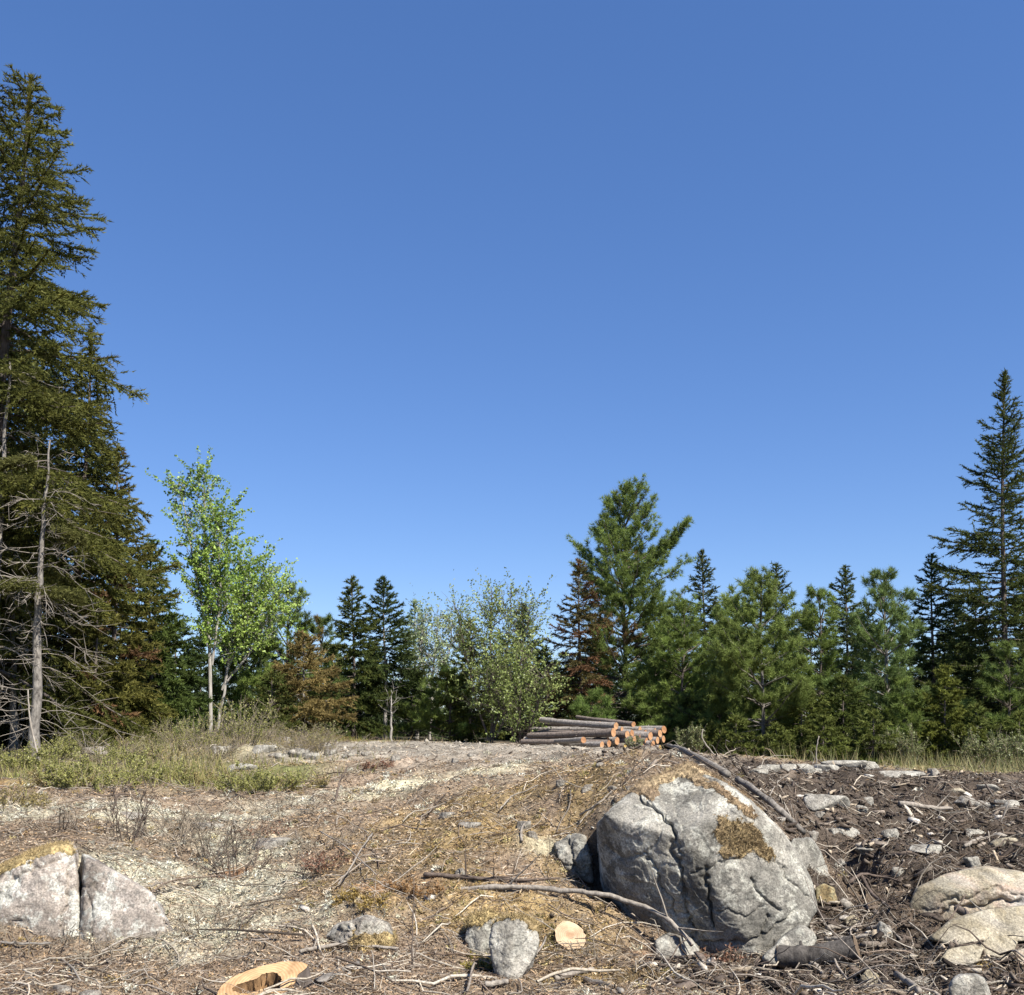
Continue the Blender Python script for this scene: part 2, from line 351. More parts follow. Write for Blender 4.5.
# ground: ONE sheet out to the horizon
def steps(a, segs):
    o = [a]
    for b, st in segs:
        n = max(1, int(round((b - o[-1]) / st))); o += list(np.linspace(o[-1], b, n + 1)[1:])
    return np.array(o)
gx = np.concatenate([-np.geomspace(900, 14, 26)[:-1], steps(-14, [(-8, .12), (-5, .06), (5.5, .034), (9, .06), (14, .12)]), np.geomspace(14, 900, 26)[1:]])
gy = np.concatenate([np.linspace(-60, 4, 20)[:-1], steps(4, [(6, .06), (10, .027), (13, .034), (17, .05), (24, .09), (40, .25)]), np.geomspace(40, 1500, 40)[1:]])
GX, GY_ = np.meshgrid(gx, gy); sx, sy = GX.ravel(), GY_.ravel()
gz = hz(sx, sy)
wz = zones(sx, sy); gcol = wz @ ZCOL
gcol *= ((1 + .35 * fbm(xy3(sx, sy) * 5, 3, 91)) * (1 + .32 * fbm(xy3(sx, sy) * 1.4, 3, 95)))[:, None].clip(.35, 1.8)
ni, nj = len(gy), len(gx)
idx = np.arange(ni * nj).reshape(ni, nj)
gq = np.stack([idx[:-1, :-1], idx[:-1, 1:], idx[1:, 1:], idx[1:, :-1]], -1).reshape(-1, 4)
m, nt, b = new_mat('forest_floor')
at = N_(nt, 'ShaderNodeAttribute', attribute_name='Col')
n1 = noise_node(nt, 26, 8, .75); f1 = ramp(nt, n1.outputs[0], [(.28, (.35,) * 3), (.5, (.95,) * 3), (.72, (1.6,) * 3)]).outputs[0]
c = mixc(nt, 1.0, at.outputs['Color'], f1, 'MULTIPLY')
n2 = noise_node(nt, 90, 5, .7); f2 = ramp(nt, n2.outputs[0], [(.3, (.55,) * 3), (.7, (1.4,) * 3)]).outputs[0]
c = mixc(nt, 1.0, c, f2, 'MULTIPLY')
nt.links.new(c, b.inputs['Base Color']); b.inputs['Roughness'].default_value = .95; b.inputs['Specular IOR Level'].default_value = .1
bump(nt, b, n1.outputs[0], .8, .03)
ground = mesh_np('ground', np.stack([sx, sy, gz], -1), gq, None, m, None, gcol, True)
ground['kind'] = 'structure'
# ------------------------------------------------------------------ rocks
_ico = {}
def ico(sub):
    if sub not in _ico:
        bm = bmesh.new(); bmesh.ops.create_icosphere(bm, subdivisions=sub, radius=1.0)
        bm.verts.ensure_lookup_table()
        _ico[sub] = (np.array([v.co[:] for v in bm.verts]), np.array([[v.index for v in f.verts] for f in bm.faces]))
        bm.free()
    return _ico[sub]
def polytope(D, planes, k=14):
    s = 0
    for n, d in planes:
        n = nrm(np.array(n, float)); s = s + (np.maximum(D @ n, 0) / d) ** k
    return 1 / np.maximum(s, 1e-12) ** (1 / k)
def rough(V, seed, amp, sc_=1.0):
    """push the surface out and in along its radius, in several sizes of lump"""
    c = V.mean(0); D = nrm(V - c)
    f1 = fbm(V * 2.6 / sc_ + seed * 1.7, 2, seed + 31); f2 = fbm(V * 6.5 / sc_ + seed, 2, seed + 37)
    n = amp * (.9 * fbm(V * 2.2 / sc_ + seed * 3.1, 3, seed) + -.35 * (1 - 2 * np.abs(fbm(V * 3.6 / sc_ + seed, 3, seed + 9))) + .30 * fbm(V * 13 / sc_, 4, seed + 5)
               + .5 * (np.floor(f1 * 4) / 4 - f1) * 2 + .3 * (np.floor(f2 * 3) / 3 - f2) * 2 - .35 * np.exp(-(f1 / .03) ** 2) * (f2 > -.1))
    return V + D * n[:, None]
def carve(V, lines):
    """cut cracks into the rock; lines: (points in the photograph, width px, depth m)"""
    c = V.mean(0); D = nrm(V - c); u, v = proj(V)
    front = (D[:, 1] < .35)
    q = np.stack([u, v, np.zeros_like(u)], -1)
    u = u + 5 * vnoise(q * .06, 5) + 2.2 * vnoise(q * .22, 15); v = v + 5 * vnoise(q * .06, 6) + 2.2 * vnoise(q * .22, 16)
    for pts, wd, dp in lines:
        best = np.full(len(V), 1e9); frac = np.zeros(len(V))
        for (a, b_), (a2, b2) in zip(pts[:-1], pts[1:]):
            ex, ey = a2 - a, b2 - b_; t = np.clip(((u - a) * ex + (v - b_) * ey) / (ex * ex + ey * ey), 0, 1)
            d = np.hypot(u - a - t * ex, v - b_ - t * ey); best = np.minimum(best, d)
        V = V - D * (dp * (np.exp(-(best / (wd * .55)) ** 2) + .25 * np.exp(-(best / (wd * 2.4)) ** 2)) * front)[:, None]
    return V
def boulder(name, label, poly, Y, ry, front, mat, sub=6, amp=.03, tilt=.3, cracks=(), k=20, seed=1, centre=None, drop=0.0, group=None, cat='boulder'):
    """a rock with the outline POLY seen in the photograph, at distance Y, real depth 2*ry"""
    if Y is None:
        yb = max(q[1] for q in poly) - (22 if mat is M_pink else 0); xm = np.mean([q[0] for q in poly if q[1] > yb - 12]); Y = G(xm, min(yb - 3, 1008))[1] + (.30 if mat in (M_tan, M_pinktan) else 1.0 if mat is M_pink else .62) * ry
    pw = np.array([P(a, b_, Y) for a, b_ in poly])
    c = pw.mean(0) if centre is None else P(*centre, Y)
    planes = []
    for i in range(len(pw)):
        a, b_ = pw[i], pw[(i + 1) % len(pw)]
        n = np.cross(a - np.array([0, 0, EYE]), b_ - np.array([0, 0, EYE]))
        if np.dot(n, a - c) < 0: n = -n
        n = n / np.linalg.norm(n); d = np.dot(n, a - c)
        if d < .02: continue
        planes.append((n, d * 1.03))
    for n, d in front: planes.append((n, d))
    planes += [((0, 1, .1), ry), ((.5, .9, 0), ry * 1.05), ((-.5, .9, 0), ry * 1.05), ((0, -1, .05), ry * 1.0)]
    D, T = ico(sub); r = polytope(D, planes, k)
    V = D * r[:, None]
    size = np.ptp(V, axis=0).mean()
    V = rough(V, seed, amp, max(size, .15)) + c
    if cracks: V = carve(V, cracks)
    c = c - np.array([0, 0, drop])
    o = mesh_np(name, V - c, None, T, mat, None, None, True, c - np.array([0, 0, drop]))
    tag(o, label, cat, group); return o
def rock(name, label, px, pyt, pyb, wpx, mat, seed, dfac=.8, sub=4, amp=None, flat=1.0, group=None, cat='rock', bury=.3, Y=None, rz=0.0):
    """free stone: its top, foot and width in the photograph; it sits in the ground at its foot"""
    rg = R_(seed); g = G(px, pyb) if Y is None else GY(px, Y)
    w = wpx * g[1] / F; ry = w * dfac / 2; yc = g[1] + ry * .8
    h = abs(P(px, pyt, yc)[2] - P(px, pyb, g[1])[2]); h = max(h, .12 * w)
    zt = g[2] + h; zb = g[2] - max(bury * h, .03); hz_ = (zt - zb) / 2
    D, T = ico(sub)
    pl = []
    for i in range(13):
        n = nrm(rg.normal(size=3)); pl.append((n, rg.uniform(.68, .98)))
    pl += [((0, 0, 1), .85 * flat), ((0, 0, -1), .9), ((1, 0, 0), .97), ((-1, 0, 0), .97)]
    V = D * polytope(D, pl, 16)[:, None]
    V = V * (1 / np.abs(V).max(0)) * np.array([w / 2, ry, hz_])
    V = rough(V, seed % 97, (amp if amp is not None else .05) * min(w, h * 2), max(w * .7, .1))
    a = rz + rg.uniform(-.15, .15); ca, sa = math.cos(a), math.sin(a)
    V = V @ np.array([[ca, sa, 0], [-sa, ca, 0], [0, 0, 1]])
    o = mesh_np(name, V, None, T, mat, None, None, sub > 3, (g[0], yc, (zt + zb) / 2))
    return tag(o, label, cat, group)

HB = boulder('boulder', 'largest grey granite boulder with deep cracks and an overhang at its left',
    [(597, 824), (641, 783), (690, 765), (735, 792), (782, 833), (810, 878), (817, 908), (795, 938), (750, 962), (700, 962), (655, 946), (606, 888)],
    9.0, 1.25,
    [((-.50, -.84, -.26), .80), ((.12, -.97, .14), .86), ((.50, -.80, .30), .86), ((-.15, -.55, .82), .83), ((-.78, -.45, -.30), .84), ((.72, -.25, .55), .84)],
    M_granite, 8, .034, .45,
    [([(640, 795), (668, 826), (676, 860), (684, 900), (694, 940)], 3.00, 0.050), ([(644, 852), (655, 868), (658, 885), (668, 900), (676, 915)], 1.65, 0.033),
     ([(702, 868), (710, 890), (713, 912), (717, 930)], 2.25, 0.055), ([(690, 872), (708, 868), (726, 858), (742, 856)], 1.50, 0.025), ([(752, 880), (765, 900), (778, 914)], 2.25, 0.039),
     ([(664, 815), (672, 838), (680, 850)], 1.88, 0.028), ([(764, 918), (764, 938)], 1.88, 0.039), ([(720, 908), (745, 915), (762, 908)], 1.50, 0.017), ([(700, 948), (735, 945), (770, 932), (795, 915)], 2.25, 0.033),
     ([(745, 856), (760, 850), (790, 880), (806, 905)], 1.88, 0.019)], 60, 3, (706, 868))
CB = boulder('boulder', 'small grey boulder wedged in the dark gap left of the largest boulder',
    [(552, 842), (572, 836), (583, 838), (592, 862), (594, 884), (578, 882), (566, 872)], 9.4, .42, [((-.3, -.85, .4), .24), ((.2, -.9, -.35), .24)], M_granite, 6, .03, .3, [([(566, 842), (572, 860), (578, 880)], 2, .04)], 11, 8)
boulder('boulder', 'low grey rock under the overhang at the foot of the largest boulder',
    [(655, 940), (668, 934), (690, 936), (700, 950), (690, 962), (655, 962)], 8.2, .2, [((0, -.8, .6), .16)], M_granite, 5, .02, .3, (), 18, 14)
boulder('boulder', 'grey shoulder of rock behind the right flank of the largest boulder',
    [(792, 838), (812, 838), (825, 858), (830, 890), (826, 905), (800, 905), (785, 870)], 10.2, .5, [((.4, -.85, .2), .3)], M_granite, 6, .03, .3, (), 18, 21)
boulder('boulder', 'brown mossy rock knob beside the right edge of the largest boulder',
    [(815, 888), (824, 883), (834, 888), (837, 900), (830, 907), (817, 905)], None, .14, [], M_brownrock, 5, .012, .3, (), 18, 23)
boulder('boulder', 'sloping grey slab at the foot of the largest boulder beside the dark log',
    [(760, 958), (790, 930), (803, 925), (815, 938), (812, 962), (770, 968)], None, .3, [((.1, -.8, .6), .2)], M_granite, 5, .02, .4, (), 12, 25)
boulder('boulder', 'pinkish pale boulder at the left edge with a mossy ledge across it',
    [(-45, 915), (-30, 880), (15, 862), (58, 842), (75, 847), (80, 868), (80, 900), (80, 950), (40, 955), (-40, 945)], None, .6, [((-.2, -.9, .4), .5), ((.3, -.9, .3), .62), ((0, -.95, -.2), .68)],
    M_pink, 7, .03, .6, [([(-10, 892), (15, 875), (45, 866), (60, 858)], 2.10, 0.030), ([(75, 862), (66, 895), (62, 925)], 2.45, 0.040)], 20, 31)
boulder('boulder', 'white lichen covered boulder with dark cracks right of the pinkish one',
    [(82, 856), (92, 850), (103, 852), (125, 868), (146, 884), (152, 895), (180, 912), (190, 930), (180, 955), (140, 968), (92, 968), (78, 955), (80, 890)], None, .75, [((.1, -.9, .42), .58), ((.5, -.8, .4), .62), ((-.4, -.9, .1), .6)],
    M_pink, 7, .03, .6, [([(84, 890), (88, 905), (91, 930), (90, 945)], 1.40, 0.020), ([(76, 884), (92, 882), (95, 890)], 1.40, 0.025), ([(160, 895), (153, 905), (165, 920), (166, 935)], 1.54, 0.030), ([(128, 905), (115, 922), (98, 940)], 1.12, 0.015)], 20, 37)
boulder('boulder', 'dark grey half of the split rock left of the sawn stump',
    [(466, 935), (472, 915), (488, 909), (500, 914), (498, 945), (490, 958), (474, 952)], None, .3, [((-.5, -.8, .3), .17), ((.3, -.9, .1), .18), ((0, -.6, .8), .16)], M_granite, 6, .018, .4, (), 26, 41, None, .03)
boulder('boulder', 'pale lichen speckled half of the split rock left of the sawn stump',
    [(489, 938), (493, 921), (506, 913), (524, 912), (537, 921), (540, 938), (532, 960), (517, 979), (503, 981), (494, 965)], None, .34, [((.25, -.9, .35), .22), ((-.45, -.85, .2), .23), ((.1, -.6, .8), .22)], M_white, 6, .018, .4, (), 26, 43, None, .03)
boulder('boulder', 'low rock with a dark left side and white top in the mossy litter',
    [(325, 938), (338, 922), (365, 915), (388, 920), (398, 938), (392, 950), (340, 952)], None, .25, [((-.5, -.8, .3), .2), ((.3, -.85, .4), .18), ((0, -.3, .95), .15)], M_stone, 6, .03, .5, [([(355, 918), (352, 948)], 2, .04)], 11, 47)
boulder('boulder', 'biggest pink and tan broken boulder at the right edge',
    [(911, 905), (918, 888), (945, 874), (985, 866), (1022, 872), (1052, 890), (1055, 912), (1000, 918), (940, 926), (912, 920)], None, .7, [((-.25, -.93, -.05), .42), ((.25, -.95, .05), .48), ((-.1, -.45, .88), .30), ((.25, -.4, .88), .31)],
    M_pinktan, 7, .016, .6, [([(930, 915), (965, 905), (1024, 898)], 2.5, .05), ([(911, 912), (950, 902), (985, 890), (1024, 893)], 1.5, .025)], 60, 51)
boulder('boulder', 'flat tan slab lying in front of the biggest broken boulder',
    [(930, 938), (952, 920), (985, 910), (1030, 905), (1060, 915), (1055, 938), (1010, 942), (950, 946)], None, .5, [((0, -.75, .66), .25)], M_tan, 6, .012, .7, (), 60, 53)
boulder('boulder', 'small yellow tan rock below the flat tan slab',
    [(979, 946), (990, 937), (1006, 935), (1018, 942), (1014, 953), (1000, 958), (985, 956)], None, .2, [((0, -.8, .6), .12)], M_tan, 5, .008, .5, (), 50, 57)
boulder('boulder', 'rounded pale grey stone cut off by the bottom edge at the right',
    [(948, 985), (955, 976), (972, 972), (986, 978), (990, 1000), (975, 1015), (952, 1010)], None, .2, [], M_white, 6, .012, .4, (), 9, 61)
for a in [('angular yellow rock beside the bottom end of the dark log', 874, 968, 988, 20, M_tan, 71, .9), ('small white stone between splintered wood and the big tan boulder', 886, 921, 938, 13, M_white, 72, .8),
          ('long white domed rock in the debris right of the largest boulder', 833, 794, 808, 48, M_white, 73, .6), ('small white stone left of the long domed rock', 813, 794, 803, 16, M_white, 74, .7),
          ('white rock with a flat top beside the dark pit', 848, 826, 838, 28, M_white, 75, .7), ('pale low stone just left of the flat topped white rock', 837, 828, 836, 16, M_white, 76, .7),
          ('tan stone low beside the grey shoulder of rock', 813, 830, 842, 16, M_stone, 77, .7), ('white stone above the biggest tan boulder', 976, 857, 868, 18, M_white, 78, .7),
          ('pale flat stone lying far right in dark debris', 976, 828, 838, 26, M_white, 79, .7), ('slender pale stone near the right edge beside upright splinters', 968, 796, 806, 20, M_stone, 80, .8),
          ('brownish rounded rock near right edge of debris field', 986, 800, 812, 32, M_stone, 81, .8), ('white stone by the right edge high in the debris', 1012, 800, 810, 24, M_white, 82, .7),
          ('small stone sitting on the brown crest near the grass', 936, 768, 777, 14, M_stone, 83, .9), ('white rock in the middle of the dark debris', 892, 829, 838, 18, M_white, 84, .7),
          ('tan pebble beside the top of the dark pit', 822, 812, 820, 14, M_stone, 85, .8), ('small rock below the long white domed rock', 862, 806, 814, 14, M_white, 86, .8)]:
    rock('rock', a[0], a[1], a[2], a[3], a[4], a[5], a[6], a[7], 4)
ledge = [(772, 764, 772, 26, 'leftmost'), (800, 763, 771, 34, 'second'), (846, 760, 768, 44, 'tallest'), (871, 760, 770, 22, 'rightmost upright'), (829, 764, 772, 26, 'low front'), (812, 768, 774, 22, 'small front'), (905, 772, 777, 44, 'long thin'), (760, 769, 775, 18, 'small left end')]
for i, (px, a, b_, w, d) in enumerate(ledge):
    rock('rock', d + ' white rock of the pale ledge before the right hand pines', px, a, b_, w, M_white, 90 + i, .6, 4, None, .9, 'white rocks of the far ledge')
lrk = [(262, 744, 753, 26, 'big pale rock'), (283, 736, 746, 14, 'upright white rock'), (297, 747, 758, 20, 'cracked white rock'), (312, 752, 760, 16, 'small tan rock'), (275, 752, 760, 24, 'flat grey rock'), (330, 749, 756, 14, 'grey pebble'), (240, 762, 772, 30, 'sloping pale rock'), (93, 746, 756, 30, 'long white rock'),
       (48, 768, 774, 14, 'pale flat stone'), (218, 745, 755, 20, 'brown grey rock'), (348, 752, 758, 12, 'white stone'), (322, 742, 750, 18, 'tilted rock')]
for i, (px, a, b_, w, d) in enumerate(lrk):
    where = ' in the brush under the spruces on the left' if px < 130 else ' on the brushy rise left of the gravel'
    rock('rock', d + where, px, a, b_, w, M_stone if i % 3 else M_white, 110 + i, .7, 4, None, .9, 'rocks on the left rise')
for i, (px, a, b_, w, d) in enumerate([(365, 752, 757, 9, 'dark clod'), (428, 752, 757, 8, 'pale cobble'), (396, 756, 762, 10, 'white cobble'), (470, 753, 757, 7, 'grey cobble'), (545, 757, 762, 9, 'light cobble'), (600, 762, 767, 9, 'round cobble'), (455, 758, 763, 8, 'tan cobble')]):
    rock('rock', d + ' lying near the edge of the gravel', px, a, b_, w, M_stone, 130 + i, .8, 3, None, 1, 'cobbles along the gravel edge')
for i, (px, a, b_, w, d) in enumerate([(524, 820, 830, 14, 'yellowish moss topped stone'), (532, 832, 840, 12, 'small round yellow stone'), (613, 785, 792, 12, 'pale round stone'), (588, 784, 792, 12, 'tan round stone'), (631, 786, 793, 12, 'white pebble'), (446, 812, 818, 16, 'flat grey rock flush with the moss'), (470, 822, 828, 22, 'grey rock plate'),
        (560, 780, 788, 9, 'pale upright stone'), (205, 822, 830, 30, 'pale rock in brush'), (270, 838, 850, 34, 'lichen covered rock hump'), (130, 812, 820, 26, 'white lichen hump'), (60, 985, 994, 26, 'grey stone near bottom left corner'), (85, 990, 999, 24, 'pale stone at the bottom left'), (460, 868, 875, 10, 'tan pebble')]):
    rock('rock', d + ' on the mossy slope of the mound' if px > 400 else d + ' on the left slope', px, a, b_, w, M_stone, 150 + i, .8, 4, None, 1, 'stones on the mound')

boulder('boulder', 'narrow tan slab edge on between the flat tan slab and the yellow rock',
    [(938, 962), (948, 950), (975, 944), (984, 948), (978, 962), (955, 968)], None, .2, [((0, -.7, .7), .12)], M_tan, 5, .008, .5, (), 50, 64)
boulder('boulder', 'pale broken slab at the right edge under the flat tan slab',
    [(1010, 965), (1018, 950), (1045, 946), (1055, 965), (1030, 975)], None, .25, [((0, -.7, .7), .14)], M_pinktan, 5, .01, .5, (), 50, 66)
for a in [('grey angular stone left of the rounded bottom right stone', 925, 975, 988, 22, M_stone, 171, .8), ('thin white slab in the mid debris above the biggest tan boulder', 930, 845, 853, 34, M_white, 172, .5), ('tan flat rock far right in mid debris', 1010, 838, 846, 30, M_tan, 173, .6),
          ('white upright chip beside the long domed rock', 870, 797, 806, 10, M_white, 174, .7), ('pale stone near the right edge under the crest', 990, 784, 791, 22, M_white, 175, .6), ('second pale stone under the crest at the right', 958, 788, 794, 18, M_tan, 176, .6), ('small tan rock beside the splintered wood', 855, 915, 925, 16, M_tan, 177, .8),
          ('white stone left of the biggest tan boulder', 900, 868, 877, 14, M_white, 178, .8), ('flat white stone amid debris at centre right', 870, 848, 854, 24, M_white, 179, .6), ('pale rock low by the boulder flank', 842, 858, 866, 13, M_stone, 180, .8)]:
    rock('rock', a[0], a[1], a[2], a[3], a[4], a[5], a[6], a[7], 4)

# moss and litter that lies on the big boulder: a skin over part of its top, thick and ragged
def moss_skin(par, poly, name, cols, seed, thick=.018):
    me = par.data; n = len(me.vertices); V = np.empty(n * 3); me.vertices.foreach_get('co', V); V = V.reshape(-1, 3)
    Wd = V + np.array(par.location); u, v = proj(Wd)
    q = Wd * 3; un = u + 7 * fbm(q, 3, seed) + 4 * fbm(q * 5, 3, seed + 3); vn = v + 6 * fbm(q, 3, seed + 4) + 4 * fbm(q * 5, 3, seed + 6)
    ins = np.zeros(n, bool); j = len(poly) - 1
    for i in range(len(poly)):
        (xi, yi), (xj, yj) = poly[i], poly[j]
        ins ^= ((yi > vn) != (yj > vn)) & (un < (xj - xi) * (vn - yi) / ((yj - yi) or 1e-9) + xi); j = i
    D = nrm(V - V.mean(0)); ins &= (D[:, 1] < .6)
    ntr = len(me.polygons); T = np.empty(ntr * 3, int); me.loops.foreach_get('vertex_index', T); T = T.reshape(-1, 3)
    keep = ins[T].any(1); T = T[keep]; ids = np.unique(T); mp = np.full(n, -1); mp[ids] = np.arange(len(ids))
    lift = np.where(ins[ids], thick * (.55 + .8 * np.abs(fbm(Wd[ids] * 9, 4, seed + 2))), -.01)
    V2 = V[ids] + (D[ids] * .6 + np.array([0, 0, .4])) * lift[:, None]
    cn = np.clip(.5 + .8 * fbm(Wd[ids] * 4, 4, seed + 7), 0, 1)[:, None]
    C = (np.array(cols[0]) * (1 - cn) + np.array(cols[1]) * cn) * (1 + .5 * fbm(Wd[ids] * 30, 3, seed + 8))[:, None].clip(.3, 1.7)
    s = Soup(); s.add(V2, None, mp[T], C)
    rg = R_(seed); inn = ids[ins[ids]]; k = rg.choice(len(inn), min(len(inn) * 2, 9000)); Bp = V[inn[k]] + D[inn[k]] * thick * .6
    d = nrm(D[inn[k]] * .15 + rg.normal(size=(len(k), 3)) * .7); bv, bt = blades(Bp, d, rg.uniform(.015, .05, len(k)), .005, rg)
    s.add(bv, None, bt, rep((np.array(cols[0]) * .5 + np.array(cols[1]) * .5) * rg.uniform(.4, 1.8, (len(k), 1)), 3))
    return s.build(name, M_dry, par, True)
moss_skin(HB, [(716, 812), (740, 818), (765, 836), (776, 852), (772, 860), (760, 848), (748, 850), (738, 857), (724, 856), (720, 840), (712, 824)], 'litter_patch', [(.16, .115, .07), (.26, .195, .10)], 5, .014)
moss_skin(HB, [(590, 770), (700, 745), (712, 785), (700, 784), (684, 776), (662, 783), (655, 800), (646, 797), (632, 792), (612, 802), (596, 812)], 'litter_patch', [(.20, .145, .095), (.29, .22, .13)], 15, .016)
moss_skin(HB, [(682, 765), (715, 780), (760, 812), (756, 818), (720, 795), (695, 778)], 'litter_patch', [(.13, .09, .06), (.24, .175, .10)], 25, .014)

_by = {o['label']: o for o in bpy.data.objects if 'label' in o}
for lb_, pl_, sd_ in (('dark grey half of the split rock left of the sawn stump', [(462, 903), (500, 902), (500, 916), (488, 917), (474, 924), (466, 926)], 35), ('pale lichen speckled half of the split rock left of the sawn stump', [(490, 904), (545, 904), (545, 938), (536, 928), (526, 920), (508, 919), (494, 925)], 36),
                      ('low rock with a dark left side and white top in the mossy litter', [(355, 930), (400, 934), (402, 955), (350, 956)], 37), ('pinkish pale boulder at the left edge with a mossy ledge across it', [(-50, 852), (20, 850), (78, 836), (74, 846), (40, 856), (10, 870), (-40, 884)], 38)):
    moss_skin(_by[lb_], pl_, 'moss_cover', [(.18, .13, .07), (.30, .23, .11)], sd_, .014)
# ------------------------------------------------------------------ trees
def conifer(name, label, cat, bpx, Y, tpx, tpy, R, M, kind='spruce', c0=.06, col=(.05, .075, .026), tipc=None, brown=0.0, dead=14, seed=1, tr=None, bark=None, gap=.25, group=None, droop=1.0, ew=1.0, base=None, NBf=1.0, top=None, pw=.8):
    rg = R_(seed)
    base = GY(bpx, Y) if base is None else base
    top = P(tpx, tpy, Y) if top is None else top
    base = base - np.array([0, 0, .12]); top = top - np.array([0, 0, .16]); A = top - base; Ht = np.linalg.norm(A); A = A.copy()
    th = thing(name, label, cat, base, group)
    tr = tr or .0085 * Ht + .016; M = int(M * (1.9 if kind == 'pine' else 1.9)); R = R * (1.12 if kind == 'pine' else 1.22); ew = ew * (1.0 if kind == 'pine' else 1.25)
    def ax(t):
        t = np.asarray(t)[..., None]; return A * t + np.stack([.012 * Ht * np.sin(5 * t[..., 0] + seed), .012 * Ht * np.sin(4 * t[..., 0] + seed * 2), 0 * t[..., 0]], -1) * (t * (1 - t)) * 4 * .6
    tt = np.linspace(0, 1, 14)
    s = Soup(); V, Q, _ = tubes(ax(tt)[None], (tr * (1 - tt) ** .85 + .006 + tr * .5 * np.exp(-tt * 40))[None], 8); s.add(V, Q)
    pine = kind == 'pine'
    NB = int((Ht * (8.5 if pine else 15) + 16) * NBf)
    u = (np.arange(NB) + rg.random(NB)) / NB
    t = c0 + (1 - c0) * u ** (.9 if pine else .95)
    if pine:                                     # whorls
        nw = max(5, int(Ht * 1.7)); t = c0 + (1 - c0) * (np.floor(u * nw) + .5 + rg.normal(0, .10, NB)) / nw; t = np.clip(t, c0, .985)
    az = np.arange(NB) * 2.399963 + rg.normal(0, .35, NB)
    x = (1 - t) / (1 - c0)
    prof = (x ** .62 * (1 - .25 * x)) * 1.28 if pine else (x ** pw) * (1 - .12 * x ** 4) * 1.1
    lump = fbm(np.stack([np.cos(az) * 1.2, np.sin(az) * 1.2, t * Ht * .55], -1), 3, seed + 100)
    L = R * prof * np.clip(.86 + gap * 1.5 * lump + rg.normal(0, gap * .5, NB), .35, 1.35) + .05 + .022 * Ht * (1 - t) * (t > .5)
    e0 = (np.radians(12 + 48 * t ** 1.4) if pine else np.radians(-14 * droop + (62 - 14 * droop) * t ** 1.8)) + rg.normal(0, .10, NB)
    h = np.stack([np.cos(az), np.sin(az), np.zeros(NB)], -1)
    K = 7; ss = np.linspace(0, 1, K)
    sag = (.10 if pine else .30 * droop) * (1 - t); upt = (.16 if pine else .26) * (1 - .4 * t)
    def bpt(i, sv_):
        sv_ = np.asarray(sv_); sx_ = sv_[..., None]
        return ax(t[i]) + (h[i] * (np.cos(e0[i]) * L[i])[..., None] * sx_) + np.array([0, 0, 1.0]) * (L[i] * (np.sin(e0[i]) * sv_ - sag[i] * sv_ ** 2 + upt[i] * sv_ ** 3))[..., None]
    ii = np.repeat(np.arange(NB), K).reshape(NB, K)
    BP = bpt(ii, np.broadcast_to(ss, (NB, K))).copy()
    BP += rg.normal(0, .012, BP.shape) * L[:, None, None] * ss[None, :, None]
    br = (.010 + .016 * L)[:, None] * (1 - ss * .88)[None]
    V, Q, _ = tubes(BP, br * (.8 if pine else .6), 4); s.add(V, Q)
    if dead:                                     # bare twiggy branches low down
        td = rg.uniform(.03, max(c0 * 1.5, .25), dead); ad = rg.uniform(0, 6.28, dead); Ld = R * rg.uniform(.3, .75, dead)
        hd = np.stack([np.cos(ad), np.sin(ad), rg.uniform(-.35, .15, dead)], -1); hd = nrm(hd)
        DP = ax(td)[:, None] + hd[:, None] * Ld[:, None, None] * ss[None, :, None] + rg.normal(0, .03, (dead, K, 3)) * ss[None, :, None]
        DP[..., 2] -= (Ld[:, None] * .2 * ss[None] ** 2)
        V, Q, _ = tubes(DP, (.010 + .004 * Ld)[:, None] * (1 - .85 * ss)[None], 3); s.add(V, Q)
    s.build('trunk', bark or M_bark, th, True)
    # side twigs
    nt_ = np.maximum(3, (L / (.16 if pine else .115) * NBf ** 0).astype(int) * (1 if pine else 2)); bi = np.repeat(np.arange(NB), nt_); n = len(bi)
    st = rg.uniform(.12 if pine else .05, 1, n) ** (.85 if pine else .9)
    o = bpt(bi, st); tg = nrm(bpt(bi, st + .03) - o)
    sd = nrm(np.cross(tg, np.array([0, 0, 1.0]))) * np.where(rg.random(n) < .5, -1, 1)[:, None]
    lt = (.52 * L[bi] * (1 - st) ** .75 * (.35 + .65 * np.minimum(st * 2.5, 1)) + (.12 if pine else .10)) * rg.uniform(.55, 1.25, n)
    lt = np.minimum(lt, 1.1)
    ang = rg.uniform(.5, 1.05, n)[:, None]
    d = tg * np.cos(ang) + sd * np.sin(ang); d[:, 2] += (rg.normal(.22, .25, n) if pine else rg.normal(-.12 * droop, .24, n)); d = nrm(d)
    tipc = col if tipc is None else tipc
    col = np.array(col) * (np.array([1.22, 1.30, 1.08]) if pine else np.array([1.3, 1.27, 1.05])); tipc = np.array(tipc) * (np.array([1.22, 1.28, 1.05]) if pine else np.array([1.3, 1.27, 1.05]))
    bcol = np.array(col)[None] * np.clip(rg.normal(1, .16, (NB, 1)), .55, 1.6)
    if brown:
        isb = rg.random(NB) < brown; bcol[isb] = np.array((.15, .085, .045)) * rg.uniform(.6, 1.3, (isb.sum(), 1))
    c = Soup()
